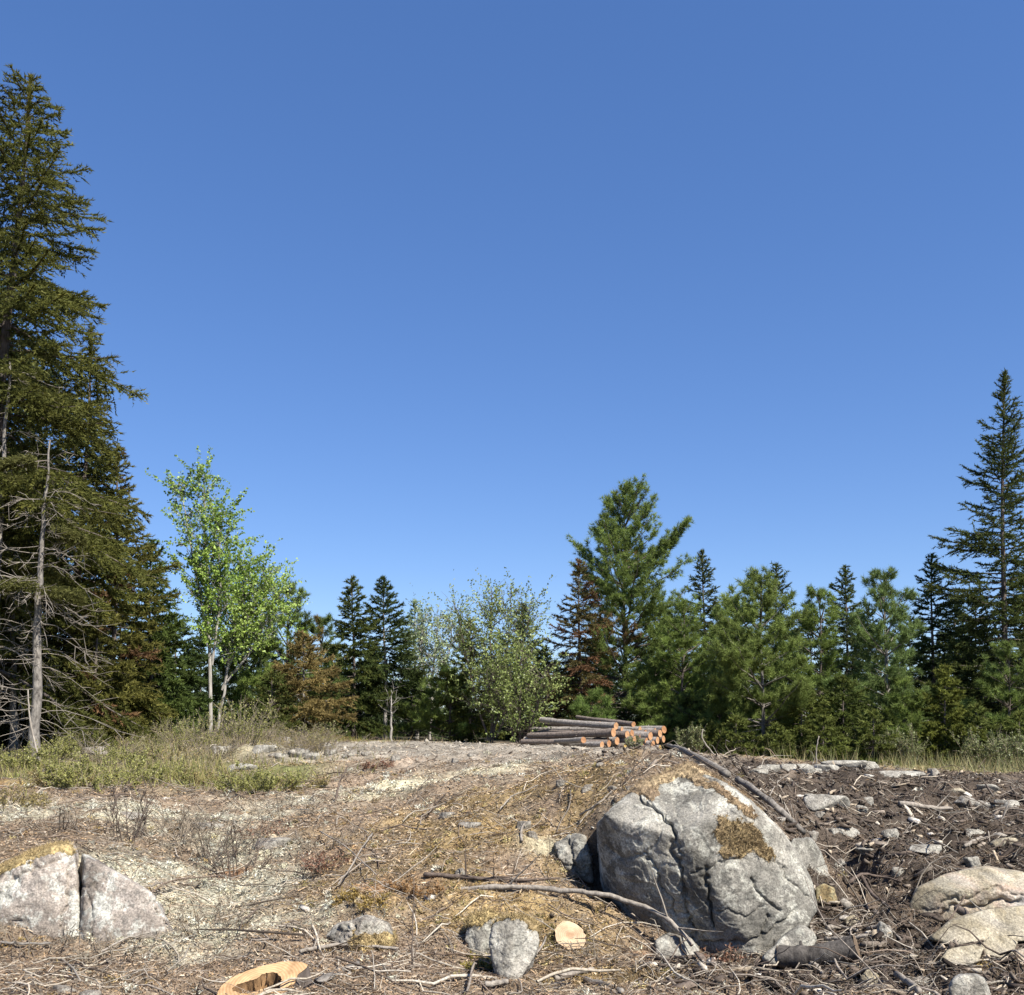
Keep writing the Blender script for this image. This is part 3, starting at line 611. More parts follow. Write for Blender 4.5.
    if pine:
        per = 15; nT = M // per
        k = rg.choice(n, nT, p=lt / lt.sum()); uu = rg.uniform(.25, 1.05, nT)
        q = o[k] + d[k] * (lt[k] * uu)[:, None] + rg.normal(0, .03, (nT, 3))
        td = nrm(d[k] + rg.normal(0, .25, (nT, 3)) + np.array([0, 0, .35]))
        ql = rep(q, per); dl = nrm(rep(td, per) * .75 + rg.normal(size=(nT * per, 3)) * .62)
        V, T = blades(ql, dl, rg.uniform(.11, .20, nT * per) * ew, rg.uniform(.010, .020, nT * per) * ew, rg)
        tc_ = bcol[bi[k]] * rg.uniform(.72, 1.35, (nT, 1)); tc_ = tc_ + (np.array(tipc) - np.array(col)) * rg.random((nT, 1)) * .9
        c.add(V, None, T, rep(rep(tc_, per) * rg.uniform(.75, 1.3, (nT * per, 1)), 3))
    else:
        nb_ = int(M * .22); k = rg.choice(n, M - nb_, p=lt / lt.sum()); uu = rg.random(M - nb_)
        q = o[k] + d[k] * (lt[k] * uu)[:, None]; q[:, 2] -= .10 * lt[k] * uu ** 2 * droop
        kb = rg.choice(NB, nb_, p=L / L.sum()); sb = rg.uniform(.25, 1.0, nb_); qb = bpt(kb, sb); tb = nrm(bpt(kb, sb + .03) - qb)
        q = np.concatenate([q, qb]); td = np.concatenate([d[k], tb]); bidx = np.concatenate([bi[k], kb]); tipf = np.concatenate([uu * (st[k] * .5 + .5), sb])
        dl = nrm(td * .85 + rg.normal(size=q.shape) * .52 + np.array([0, 0, .12]))
        V, T = blades(q - dl * .01, dl, rg.uniform(.05, .11, M) * ew, rg.uniform(.016, .032, M) * ew, rg)
        tc_ = bcol[bidx] * rg.uniform(.6, 1.45, (M, 1)); tc_ = tc_ + (np.array(tipc) - np.array(col)) * (tipf ** 3 * rg.random(M))[:, None]
        c.add(V, None, T, rep(tc_, 3))
    # leader
    nl = max(60, M // 300); ul = rg.uniform(.93 if pine else .90, 1.0, nl); ql = ax(ul); dl = nrm(A / Ht * .9 + rg.normal(size=(nl, 3)) * .55)
    V, T = blades(ql, dl, rg.uniform(.06, .14, nl) * ew, .024 * ew, rg); c.add(V, None, T, np.array(tipc) * .9)
    c.build('crown', M_needle, th); return th

def leafy(name, label, cat, bpx, Y, stems, R, M, col, tipc, seed, lsz=.075, c0=.2, tr=.09, bark=None, group=None, up=48, NB=70, twiggy=1.0, spread=1.0, bare=False):
    """broad-leaved tree: STEMS = list of [(px,py),...] from the foot to the tip, each with its own limbs"""
    rg = R_(seed); base = GY(bpx, Y) - np.array([0, 0, .1]); th = thing(name, label, cat, base, group)
    s = Soup(); O = []; Dd = []; LT = []; K = 6; ss = np.linspace(0, 1, K)
    for si, st in enumerate(stems):
        dy = rg.normal(0, .25 * R) if si else 0
        pts = np.array([P(a, b_, Y) for a, b_ in st]) - base
        if si == 0 or len(st) > 2: pts[0] = pts[0] if si else np.zeros(3)
        pts[:, 1] += np.linspace(0, 1, len(pts)) * dy
        tt = np.linspace(0, 1, 16); cu = np.linspace(0, 1, len(pts))
        pl = np.stack([np.interp(tt, cu, pts[:, i]) for i in range(3)], -1)
        for _ in range(2): pl[1:-1] = (pl[:-2] + 2 * pl[1:-1] + pl[2:]) / 4
        pl[1:-1] += rg.normal(0, .02, (14, 3))
        Ls = np.linalg.norm(pts[-1] - pts[0]); r0 = tr * (1 if si == 0 else .62)
        V, Q, _ = tubes(pl[None], (r0 * (1 - tt) ** .8 + .006)[None], 7); s.add(V, Q)
        nb = int(NB * (1 if si == 0 else .7)); t = np.sort(rg.uniform(c0, 1, nb)); az = np.arange(nb) * 2.4 + rg.normal(0, .4, nb)
        o = np.stack([np.interp(t, tt, pl[:, i]) for i in range(3)], -1)
        el = np.radians(up) + rg.normal(0, .22, nb); x = (1 - t) / (1 - c0)
        L = R * spread * (np.sin(np.clip(x * .9 + .1, 0, 1) * 2.2) * .85 + .05) * rg.uniform(.5, 1.15, nb) + .12
        hd = np.stack([np.cos(az) * np.cos(el), np.sin(az) * np.cos(el), np.sin(el)], -1)
        BP = o[:, None] + hd[:, None] * (L[:, None] * ss[None])[..., None]
        BP[..., 2] += (.12 * L[:, None] * ss[None] ** 2) * rg.choice([-1, 1], nb)[:, None]
        BP += rg.normal(0, .02, BP.shape) * ss[None, :, None]
        V, Q, _ = tubes(BP, (.006 + .010 * L)[:, None] * (1 - .85 * ss)[None], 4); s.add(V, Q)
        nt_ = np.maximum(3, (L * 9 * twiggy).astype(int)); bi = np.repeat(np.arange(nb), nt_); n = len(bi); sv_ = rg.uniform(.2, 1, n)
        f = sv_ * (K - 1); i0 = np.minimum(f.astype(int), K - 2); fr = (f - i0)[:, None]
        to = BP[bi, i0] * (1 - fr) + BP[bi, i0 + 1] * fr
        td = nrm(hd[bi] * .7 + rg.normal(size=(n, 3)) * .6 + np.array([0, 0, .15])); tl = rg.uniform(.12, .42, n) * (1 + .3 * R)
        TP = to[:, None] + td[:, None] * (tl[:, None] * np.array([0, .5, 1])[None])[..., None]; TP[:, 1] += rg.normal(0, .02, (n, 3))
        V, Q, _ = tubes(TP, np.broadcast_to(np.array([.006, .004, .002]), (n, 3)), 3); s.add(V, Q)
        O.append(to); Dd.append(td); LT.append(tl)
    s.build('trunk', bark or M_bark_pale, th, True)
    if M:
        M = int(M * 1.45); lsz = lsz * .85; O = np.concatenate(O); Dd = np.concatenate(Dd); LT = np.concatenate(LT); LT = LT * rg.choice([.15, 1, 2.2], len(LT)); k = rg.choice(len(O), M, p=LT / LT.sum()); uu = rg.uniform(.15, 1.1, M)
        q = O[k] + Dd[k] * (LT[k] * uu)[:, None] + rg.normal(0, .022, (M, 3))
        d = nrm(rg.normal(size=(M, 3)) + np.array([0, 0, -.25]) + Dd[k] * .6)
        V, Q = leaves(q, d, rg.uniform(.7, 1.3, M) * lsz, rg.uniform(.5, .95, M) * lsz, rg)
        mixf = np.clip(rg.normal(.4, .3, (M, 1)) + .4 * fbm(q * 1.2, 2, seed)[:, None], 0, 1); C = (np.array(col) * (1 - mixf) + np.array(tipc) * mixf) * rg.uniform(.7, 1.3, (M, 1))
        c = Soup(); c.add(V, Q, None, rep(C, 4)); c.build('crown', M_leaf, th)
    return th

SPR = (.070, .077, .024); SPT = (.145, .138, .038)        # spruce, its lighter tips
DKS = (.048, .064, .026); DKT = (.085, .105, .038)
PIN = (.105, .135, .042); PIT = (.165, .20, .06)
OLI = (.092, .09, .028); OLT = (.15, .14, .042)
# left: tall spruces
conifer('spruce_tree', 'tallest spruce, filling the left edge with its tip highest in the picture', 'tree', -22, 20, 31, 70, 2.75, 150000, c0=.12, col=SPR, tipc=SPT, seed=2, gap=.42, pw=.62, dead=40, droop=1.7, tr=.19)
conifer('spruce_tree', 'dark spruce just right of the tallest one behind the bare snag', 'tree', 72, 22.5, 92, 322, 1.55, 62000, c0=.05, col=SPR, tipc=SPT, seed=3, gap=.4, dead=30, droop=1.5)
conifer('spruce_tree', 'dark tall spruce cut by the left edge behind the snag', 'tree', -60, 24, -8, 180, 2.6, 42000, c0=.05, col=DKS, tipc=SPT, seed=4, gap=.3, ew=1.2)
conifer('spruce_tree', 'olive brown spruce leaning out at the right of the left group', 'tree', 112, 23.5, 118, 440, 1.35, 34000, c0=.04, col=OLI, tipc=OLT, brown=.12, seed=5, gap=.3, dead=24)
conifer('spruce_tree', 'shaded spruce deep behind the grey snag trunk', 'tree', 30, 25.5, 45, 330, 2.2, 34000, c0=.03, col=DKS, tipc=DKT, seed=6, gap=.3, ew=1.25)
conifer('fir_tree', 'bright green young fir between the left spruces and the leafy maple', 'tree', 150, 25, 152, 535, 1.25, 26000, c0=.02, col=(.06, .085, .026), tipc=(.10, .13, .04), seed=7, ew=1.1)
conifer('fir_tree', 'low green fir at the foot of the leafy maple', 'tree', 178, 26, 176, 610, 1.2, 16000, c0=.02, col=(.05, .075, .026), tipc=(.08, .11, .035), seed=8, ew=1.15)
conifer('spruce_tree', 'small dark spruce between the snag and the brush', 'tree', 95, 21.5, 98, 585, 1.1, 16000, c0=.03, col=OLI, tipc=OLT, brown=.15, seed=9)
conifer('spruce_tree', 'dark spruce at the far left edge behind bare trunks', 'tree', -15, 27, 0, 420, 2.2, 22000, c0=.02, col=DKS, tipc=DKT, seed=10, ew=1.4)
conifer('fir_tree', 'dark understory fir filling the shade left of the snag', 'tree', 10, 23.5, 14, 590, 1.3, 14000, c0=.01, col=DKS, tipc=DKT, seed=12, ew=1.3)
# bare trunks and snag
def snag(label, pts, Y, r0, nbr, seed, live, Lm, tmin=.1):
    rg = R_(seed); base = GY(pts[0][0], Y) - np.array([0, 0, .1]); th = thing('dead_tree', label, 'dead tree', base)
    pp = np.array([P(a, b_, Y) for a, b_ in pts]) - base; pp[0] = 0
    tt = np.linspace(0, 1, 22); cu = np.linspace(0, 1, len(pp)); pl = np.stack([np.interp(tt, cu, pp[:, i]) for i in range(3)], -1); pl[1:-1] += rg.normal(0, .012, (20, 3))
    V, Q, T = tubes(pl[None], (r0 * (1 - .86 * tt) + r0 * .5 * np.exp(-tt * 30))[None], 9, True); s = Soup(); s.add(V, Q, T); s.build('trunk', M_snag, th, True)
    K = 8; ss = np.linspace(0, 1, K)
    for i in range(nbr):
        t = rg.uniform(tmin, .99); az = i * 2.4 + rg.normal(0, .3); L = Lm * rg.uniform(.45, 1.1) * (1 - .55 * t)
        o = np.array([np.interp(t, tt, pl[:, j]) for j in range(3)]); hd = np.array([math.cos(az), math.sin(az), rg.uniform(-.1, .25)])
        q = o + hd * (L * ss)[:, None]; q[:, 2] += -.30 * L * ss ** 1.5 * rg.uniform(.5, 1.9) + .06 * L * np.sin(ss * 5 + az)
        q += rg.normal(0, .012, (K, 3)) * ss[:, None]
        s = Soup(); V, Q, _ = tubes(q[None], ((.0045 + .0022 * L) * (1 - .8 * ss))[None], 4); s.add(V, Q)
        m_ = rg.integers(4, 9); sv_ = rg.uniform(.3, .95, m_); to = np.stack([np.interp(sv_, ss, q[:, j]) for j in range(3)], -1)
        td = nrm(hd + rg.normal(0, .7, (m_, 3)) + np.array([0, 0, -.2])); tl = rg.uniform(.1, .4, m_) * L
        V, Q, _ = tubes(to[:, None] + td[:, None] * (tl[:, None] * np.array([0, .5, 1]))[..., None] + rg.normal(0, .015, (m_, 3, 3)) * np.array([0, 1, 1])[None, :, None], np.broadcast_to(np.array([.006, .0045, .002]), (m_, 3)), 3); s.add(V, Q)
        s.build('branch', M_deadwood, th)
    c = Soup()
    for t, az, L in live:
        o = np.array([np.interp(t, tt, pl[:, j]) for j in range(3)]); hd = np.array([math.cos(az), math.sin(az), -.12]); n = 2600
        u = rg.uniform(.2, 1, n); q = o + hd * (L * u)[:, None]; sd = np.array([-hd[1], hd[0], 0]); q += sd * (rg.normal(0, .22, n) * L * (1.15 - u))[:, None]; q[:, 2] += rg.normal(0, .05, n) - .1 * u ** 2
        V, T = blades(q, nrm(hd + rg.normal(size=(n, 3)) * .6), rg.uniform(.05, .10, n), rg.uniform(.014, .026, n), rg); c.add(V, None, T, rep(np.array((.10, .10, .03)) * rg.uniform(.6, 1.4, (n, 1)), 3))
        V, Q, _ = tubes((o + hd * (L * ss)[:, None])[None], (.014 * (1 - .8 * ss))[None], 4); c.add(V, Q, None, (.15, .12, .1))
    if live: c.build('crown', M_needle, th)
    return th
snag('grey dead tree with many bare branches standing in front of the left spruces', [(35, 738), (37, 640), (42, 540), (50, 440)], 17.5, .095, 88, 61, [(.93, 3.5, .9), (.52, 4.0, 1.0), (.5, -.4, 1.0), (.70, .3, .7)], 1.75)
snag('pale bare trunk with dead branches at the very left edge', [(-16, 742), (-6, 640), (0, 520), (10, 362)], 18.5, .12, 60, 62, [(.55, .2, 1.1), (.75, -.3, 1.0)], 2.2)
snag('dark thin dead trunk in the shade left of the snag', [(14, 738), (13, 660), (12, 560)], 20.5, .09, 26, 63, [], 1.6)
# leafy maple pair
leafy('maple_tree', 'tall light green maple with a slender tip and pale forked trunk', 'tree', 211, 26.5, [[(211, 712), (210, 650), (208, 590), (205, 530), (203, 475)], [(211, 660), (200, 590), (188, 535), (180, 482)], [(212, 665), (220, 610), (222, 560), (220, 520)]], .62, 9500, (.16, .25, .04), (.34, .45, .10), 71, .085, .25, .05)
leafy('maple_tree', 'shorter broad light green maple leaning right of the tall one', 'tree', 217, 27.5, [[(219, 712), (228, 660), (238, 610), (246, 562)], [(222, 690), (248, 655), (268, 620), (278, 592)], [(222, 690), (236, 640), (256, 600), (264, 578)]], .80, 9000, (.18, .27, .045), (.37, .47, .12), 72, .085, .25, .04)
conifer('pine_tree', 'dense green pine standing behind the broad maple', 'tree', 245, 29, 243, 612, 1.35, 22000, 'pine', c0=.04, col=PIN, tipc=PIT, seed=13)
conifer('pine_tree', 'dark topped pine showing above the brown fir', 'tree', 290, 32, 288, 585, 1.3, 17000, 'pine', c0=.15, col=(.07, .095, .036), tipc=PIT, seed=14)
conifer('pine_tree', 'distant ragged pine left of the twin spruces', 'tree', 322, 36, 322, 618, 1.3, 12000, 'pine', c0=.2, col=(.05, .075, .035), tipc=PIT, brown=.2, seed=15, ew=1.2)
conifer('fir_tree', 'rusty brown dying fir left of the twin spruces', 'tree', 305, 28.5, 303, 628, 1.35, 20000, c0=.08, col=(.165, .13, .06), tipc=(.25, .19, .10), seed=16, dead=30, bark=M_snag)
conifer('fir_tree', 'low olive fir before the rusty fir', 'tree', 272, 27.5, 272, 668, 1.0, 10000, c0=.02, col=(.07, .085, .03), tipc=OLT, seed=17)
conifer('spruce_tree', 'left one of the twin dark pointed spruces', 'tree', 354, 31.5, 352, 573, 1.25, 30000, c0=.03, col=(.055, .075, .026), tipc=SPT, seed=18, gap=.2)
conifer('spruce_tree', 'right one of the twin dark pointed spruces with a clear stem', 'tree', 385, 32.5, 384, 573, 1.2, 26000, c0=.22, col=(.042, .06, .024), tipc=DKT, seed=19, gap=.25, bark=M_bark_pale)
conifer('fir_tree', 'thin pale blue green fir with a spire top right of the twin spruces', 'tree', 417, 35, 415, 597, .8, 7000, c0=.1, col=(.15, .20, .11), tipc=(.22, .28, .15), seed=20, gap=.3, bark=M_bark_pale, ew=1.1)
leafy('birch_tree', 'sparse pale leaved birch beside the thin fir', 'tree', 430, 34, [[(430, 735), (432, 680), (438, 615)], [(432, 700), (420, 650), (424, 620)], [(432, 700), (450, 650), (452, 622)]], .8, 3800, (.22, .27, .13), (.34, .40, .21), 73, .085, .15, .04, NB=45)
conifer('pine_tree', 'small soft pine below the pale birch', 'tree', 412, 33, 412, 672, 1.0, 9000, 'pine', c0=.05, col=PIN, tipc=PIT, seed=22)
conifer('pine_tree', 'young green pine beside the slender white stem', 'tree', 450, 31.5, 450, 668, 1.0, 11000, 'pine', c0=.03, col=PIN, tipc=PIT, seed=23)
leafy('birch_sapling', 'slender white stem standing bare before the twin spruces', 'tree', 391, 29, [[(391, 742), (391, 715), (391, 690)]], .3, 0, 0, 0, 74, .06, .4, .035, NB=6, bark=M_bark_pale)
leafy('birch_tree', 'airy multi stemmed green tree left of the log pile', 'tree', 492, 30, [[(492, 740), (492, 690), (490, 640), (492, 590)], [(488, 738), (474, 690), (462, 640), (458, 610)], [(496, 738), (515, 690), (525, 640), (530, 606)], [(494, 738), (502, 680), (510, 630), (512, 592)]], .8, 7000, (.15, .19, .055), (.32, .37, .13), 75, .08, .12, .05, M_bark)
conifer('fir_tree', 'yellow green fir inside the airy multi stemmed tree', 'tree', 470, 31.5, 470, 615, 1.05, 17000, c0=.02, col=(.075, .09, .025), tipc=(.13, .13, .04), seed=24)
conifer('spruce_tree', 'dark spruce tip peeping behind the airy green tree', 'tree', 524, 37, 523, 600, 1.2, 14000, c0=.05, col=DKS, tipc=DKT, seed=25, ew=1.2)
leafy('alder_shrub', 'bushy light green alder just left of the log pile', 'shrub', 520, 29, [[(520, 745), (520, 700), (522, 650)], [(518, 745), (500, 705), (492, 672)], [(522, 745), (538, 705), (545, 668)]], .85, 5000, (.14, .18, .05), (.29, .34, .11), 76, .08, .05, .035, M_bark, NB=50)
conifer('spruce_tree', 'reddish brown dying spruce on the left of the big pine', 'tree', 581, 33, 579, 556, 1.35, 26000, c0=.06, col=(.085, .075, .035), tipc=(.13, .09, .045), brown=.32, seed=26, gap=.35, dead=24)
conifer('pine_tree', 'biggest white pine rising behind the log pile', 'tree', 627, 34.5, 624, 486, 2.85, 105000, 'pine', c0=.10, col=(.095, .122, .042), tipc=PIT, brown=.07, seed=27, gap=.38, dead=26, NBf=1.6)
conifer('pine_tree', 'small bright pine growing right behind the logs', 'tree', 590, 30, 592, 692, .9, 9000, 'pine', c0=.02, col=PIN, tipc=(.10, .14, .045), seed=28)
conifer('pine_tree', 'mid green pine leaning against the right of the big pine', 'tree', 680, 31, 684, 600, 1.5, 26000, 'pine', c0=.06, col=PIN, tipc=PIT, seed=29)
conifer('spruce_tree', 'dark spruce with a narrow tip right of the big pine', 'tree', 704, 37, 702, 548, 1.45, 24000, c0=.05, col=(.038, .055, .024), tipc=SPT, seed=30, gap=.32, ew=1.15)
conifer('pine_tree', 'low pine bough mass right of the log pile', 'tree', 657, 31.5, 655, 660, 1.1, 13000, 'pine', c0=.02, col=(.095, .12, .04), tipc=PIT, seed=31)
conifer('pine_tree', 'broad soft green pine with a visible grey stem at centre right', 'tree', 763, 28.5, 760, 576, 1.9, 44000, 'pine', c0=.14, col=(.115, .14, .046), tipc=(.165, .195, .065), seed=32, gap=.3, dead=40, bark=M_snag)
conifer('spruce_tree', 'dark blunt topped spruce behind the broad soft pine', 'tree', 778, 36, 776, 560, 1.5, 20000, c0=.05, col=DKS, tipc=DKT, seed=33, gap=.3, ew=1.2)
conifer('pine_tree', 'pine filling the gap between big pine and broad soft pine', 'tree', 722, 32, 722, 608, 1.4, 22000, 'pine', c0=.05, col=(.105, .13, .044), tipc=PIT, seed=34)
conifer('pine_tree', 'thin topped pine right of the broad soft pine', 'tree', 822, 30, 819, 588, 1.35, 24000, 'pine', c0=.12, col=PIN, tipc=PIT, seed=35, gap=.35)
conifer('spruce_tree', 'dark layered spruce standing between two green pines', 'tree', 846, 38, 845, 563, 1.45, 22000, c0=.05, col=DKS, tipc=DKT, seed=36, gap=.25, ew=1.2)
conifer('pine_tree', 'pale wispy pine with thin white stem right of centre', 'tree', 886, 29.5, 884, 572, 1.5, 26000, 'pine', c0=.14, col=(.10, .13, .05), tipc=(.14, .18, .075), seed=37, gap=.4, bark=M_snag, dead=30)
conifer('spruce_tree', 'dark green spruce left of the tall right hand spruce', 'tree', 934, 33, 931, 550, 1.55, 34000, c0=.04, col=(.05, .072, .03), tipc=(.085, .11, .04), seed=38, gap=.25)
conifer('spruce_tree', 'tall ragged spruce at the right edge', 'tree', 1002, 31, 1004, 368, 1.95, 70000, c0=.05, col=(.05, .066, .024), tipc=(.11, .115, .035), seed=39, gap=.42, droop=.6, tr=.11, NBf=1.0)
conifer('fir_tree', 'bright olive young fir in front of the dark right hand spruces', 'tree', 945, 28, 945, 662, 1.0, 22000, c0=.01, col=(.10, .115, .03), tipc=(.17, .18, .05), seed=40)
conifer('spruce_tree', 'dark spruce squeezed left of the tall right hand spruce', 'tree', 976, 34, 974, 585, 1.3, 18000, c0=.03, col=DKS, tipc=DKT, seed=41, ew=1.15)
conifer('pine_tree', 'pine with soft tufts under the tall right hand spruce', 'tree', 1008, 29, 1008, 645, 1.25, 18000, 'pine', c0=.03, col=(.07, .095, .036), tipc=PIT, seed=42)
conifer('spruce_tree', 'spruce cut by the right edge', 'tree', 1060, 32, 1058, 470, 1.9, 22000, c0=.04, col=DKS, tipc=DKT, seed=43, ew=1.15)
conifer('fir_tree', 'squat olive fir at the foot of the broad soft pine', 'tree', 800, 28, 802, 682, 1.15, 17000, c0=.01, col=(.09, .11, .032), tipc=(.15, .16, .05), seed=44)
conifer('fir_tree', 'dark low fir between the squat fir and the wispy pine', 'tree', 843, 28.5, 843, 672, 1.1, 16000, c0=.01, col=(.07, .09, .028), tipc=(.11, .13, .04), seed=45)
conifer('pine_tree', 'low pine saplings under the wispy pine', 'tree', 903, 28.5, 905, 680, 1.0, 11000, 'pine', c0=.02, col=(.095, .12, .04), tipc=PIT, seed=46)
conifer('pine_tree', 'shaded low pine behind the white leaning stick', 'tree', 722, 29.5, 718, 672, 1.2, 13000, 'pine', c0=.02, col=(.07, .095, .036), tipc=PIT, seed=47, dead=30)
conifer('fir_tree', 'little fir in the shade left of the broad soft pine', 'tree', 690, 30, 690, 688, 1.0, 9000, c0=.01, col=DKS, tipc=DKT, seed=48)
conifer('fir_tree', 'little dark fir behind the end of the log pile', 'tree', 640, 33, 642, 690, 1.2, 9000, c0=.01, col=DKS, tipc=DKT, seed=49)
# darker trees farther back that close the gaps
back = [(200, 640, 44, 1.6, 'deep behind the tall maple'), (120, 560, 40, 2.2, 'deep behind the olive spruce'), (335, 655, 46, 1.6, 'far behind the rusty fir'), (262, 640, 42, 1.5, 'far behind the broad maple'), (372, 650, 42, 1.5, 'far behind the twin spruces'), (400, 690, 47, 1.6, 'low and far behind the slender white stem'),
        (452, 690, 46, 1.6, 'low and far behind the pale birch'), (500, 660, 44, 1.5, 'far behind the airy tree'), (545, 650, 45, 1.6, 'far behind the reddish spruce'), (600, 640, 46, 1.9, 'far behind the log pile'), (660, 610, 45, 1.8, 'far behind the leaning pine'), (735, 600, 46, 1.8, 'far behind the centre right pines'),
        (810, 620, 45, 1.8, 'far behind the thin topped pine'), (868, 610, 46, 1.8, 'far behind the wispy pine'), (910, 620, 44, 1.7, 'far behind the olive fir'), (955, 600, 45, 1.8, 'far behind the right spruces'), (1025, 560, 44, 1.9, 'far behind the right edge spruce')]
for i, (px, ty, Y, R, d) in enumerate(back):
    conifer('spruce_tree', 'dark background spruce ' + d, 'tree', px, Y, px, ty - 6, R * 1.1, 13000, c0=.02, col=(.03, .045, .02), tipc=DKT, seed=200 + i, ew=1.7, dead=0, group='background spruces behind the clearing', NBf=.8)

for px, Y, ty, R, lb in [(735, 27.2, 712, .8, 'knee high olive fir left of the broad soft pine'), (872, 27, 706, .8, 'small sunlit fir before the wispy pine'), (975, 27.3, 700, .85, 'small olive fir right of the young olive fir'), (703, 28, 716, .7, 'tiny fir beside the white crooked stick'), (822, 27, 712, .75, 'tiny sunlit fir behind the upright pale stick'), (1018, 27, 708, .8, 'low olive fir at the right edge'), (775, 27, 720, .6, 'tiny fir at the foot of the grey stem')]:
    conifer('fir_tree', lb, 'tree', px, Y, px + 1, ty, R, 6000, c0=.0, col=(.09, .11, .034), tipc=(.16, .175, .055), seed=px, dead=0)
# a far-off wood closes the view behind the clearing
def far_wood():
    rg = R_(77); s = Soup(); n = 240
    X = rg.uniform(-48, 48, n); Y = rg.uniform(46, 70, n); Hh = rg.uniform(2.2, 4.6, n); Rr = Hh * .24; B = np.stack([X, Y, hz(X, Y, False)], -1)
    V, Q, _ = tubes(np.stack([B, B + np.stack([0 * Hh, 0 * Hh, Hh * .95], -1)], 1), np.stack([.05 + 0 * Hh, .01 + 0 * Hh], 1), 4); s.add(V, Q, None, (.07, .06, .05))
    N = 150000; k = rg.integers(0, n, N); t = rg.uniform(.02, 1, N) ** 1.1; a = rg.uniform(0, 6.28, N); r = Rr[k] * (1 - t) ** .8 * rg.uniform(.3, 1.15, N)
    p = B[k] + np.stack([np.cos(a) * r, np.sin(a) * r, Hh[k] * t - .1 * r], -1); d = nrm(np.stack([np.cos(a), np.sin(a), .1 + 0 * a], -1) + rg.normal(size=(N, 3)) * .6)
    V, T = blades(p, d, rg.uniform(.15, .32, N), rg.uniform(.05, .10, N), rg)
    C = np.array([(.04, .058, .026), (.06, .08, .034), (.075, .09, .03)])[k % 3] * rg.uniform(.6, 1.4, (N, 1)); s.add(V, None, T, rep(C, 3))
    tag(s.build('background_wood', M_needle), 'low dark far off wood behind the clearing', 'woodland', None, 'stuff')
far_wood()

# ------------------------------------------------------------------ the pile of cut logs
def wood_mat(name, c1, c2, sc_=14, centre=(.42, .2, .09)):
    m, nt, b = new_mat(name)
    tc = N_(nt, 'ShaderNodeTexCoord'); w = N_(nt, 'ShaderNodeTexWave', wave_type='RINGS', rings_direction='SPHERICAL')
    w.inputs['Scale'].default_value = sc_; w.inputs['Distortion'].default_value = 1.5; w.inputs['Detail'].default_value = 3
    nt.links.new(tc.outputs['Object'], w.inputs['Vector'])
    c = ramp(nt, w.outputs['Fac'], [(.1, c1), (.9, c2)]).outputs[0]
    n = noise_node(nt, 9, 6, .6); f = ramp(nt, n.outputs[0], [(.3, (.5, .46, .42)), (.62, (1.06,) * 3)]).outputs[0]
    c = mixc(nt, 1.0, c, f, 'MULTIPLY')
    ln = N_(nt, 'ShaderNodeVectorMath', operation='LENGTH'); nt.links.new(tc.outputs['Object'], ln.inputs[0])
    n2 = noise_node(nt, 30, 4, .6); ad = N_(nt, 'ShaderNodeMath', operation='MULTIPLY_ADD'); nt.links.new(n2.outputs[0], ad.inputs[0]); ad.inputs[1].default_value = .05; nt.links.new(ln.outputs['Value'], ad.inputs[2])
    f = ramp(nt, ad.outputs[0], [(.045, (.75,) * 3), (.065, (0, 0, 0))]).outputs[0]
    c = mixc(nt, f, c, centre)
    nt.links.new(c, b.inputs['Base Color']); b.inputs['Roughness'].default_value = .7; b.inputs['Specular IOR Level'].default_value = .25; return m
M_end = wood_mat('orange_cut_wood', (.40, .215, .11), (.49, .285, .15), 12)
M_endy = wood_mat('yellow_cut_wood', (.40, .27, .09), (.50, .36, .13), 12, (.42, .28, .1))
M_end2 = wood_mat('tan_cut_wood', (.42, .235, .12), (.52, .31, .17), 12, (.36, .19, .09)); M_end3 = wood_mat('dull_cut_wood', (.34, .165, .08), (.44, .24, .12), 12, (.28, .14, .07))
M_cut = wood_mat('fresh_cut_wood', (.43, .31, .19), (.49, .365, .235), 22, (.26, .15, .08))
M_cut2 = wood_mat('fresh_orange_cut_wood', (.42, .26, .13), (.50, .33, .175), 16, (.36, .2, .1))
M_bark_log2 = bark_mat('greyer_log_bark', (.13, .115, .10), (.36, .325, .295), 18, 1, .7)
LV = nrm(np.array([-.78, .63, .0]))
def disc(c, n, r, name, mat, par, seed, k=18):
    rg = R_(seed); n = nrm(np.array(n, float)); u = nrm(np.cross(n, [0, 0.1, 1])); v = np.cross(n, u); a = np.arange(k) * 2 * math.pi / k
    rr = r * (1 + .05 * np.sin(2 * a + seed) + .03 * rg.normal(size=k))
    V = np.concatenate([np.zeros((1, 3)), (np.cos(a) * rr)[:, None] * u + (np.sin(a) * rr)[:, None] * v])
    i = np.arange(k); T = np.stack([0 * i, 1 + i, 1 + (i + 1) % k], -1)
    return mesh_np(name, V, None, T, mat, par, None, False, c)
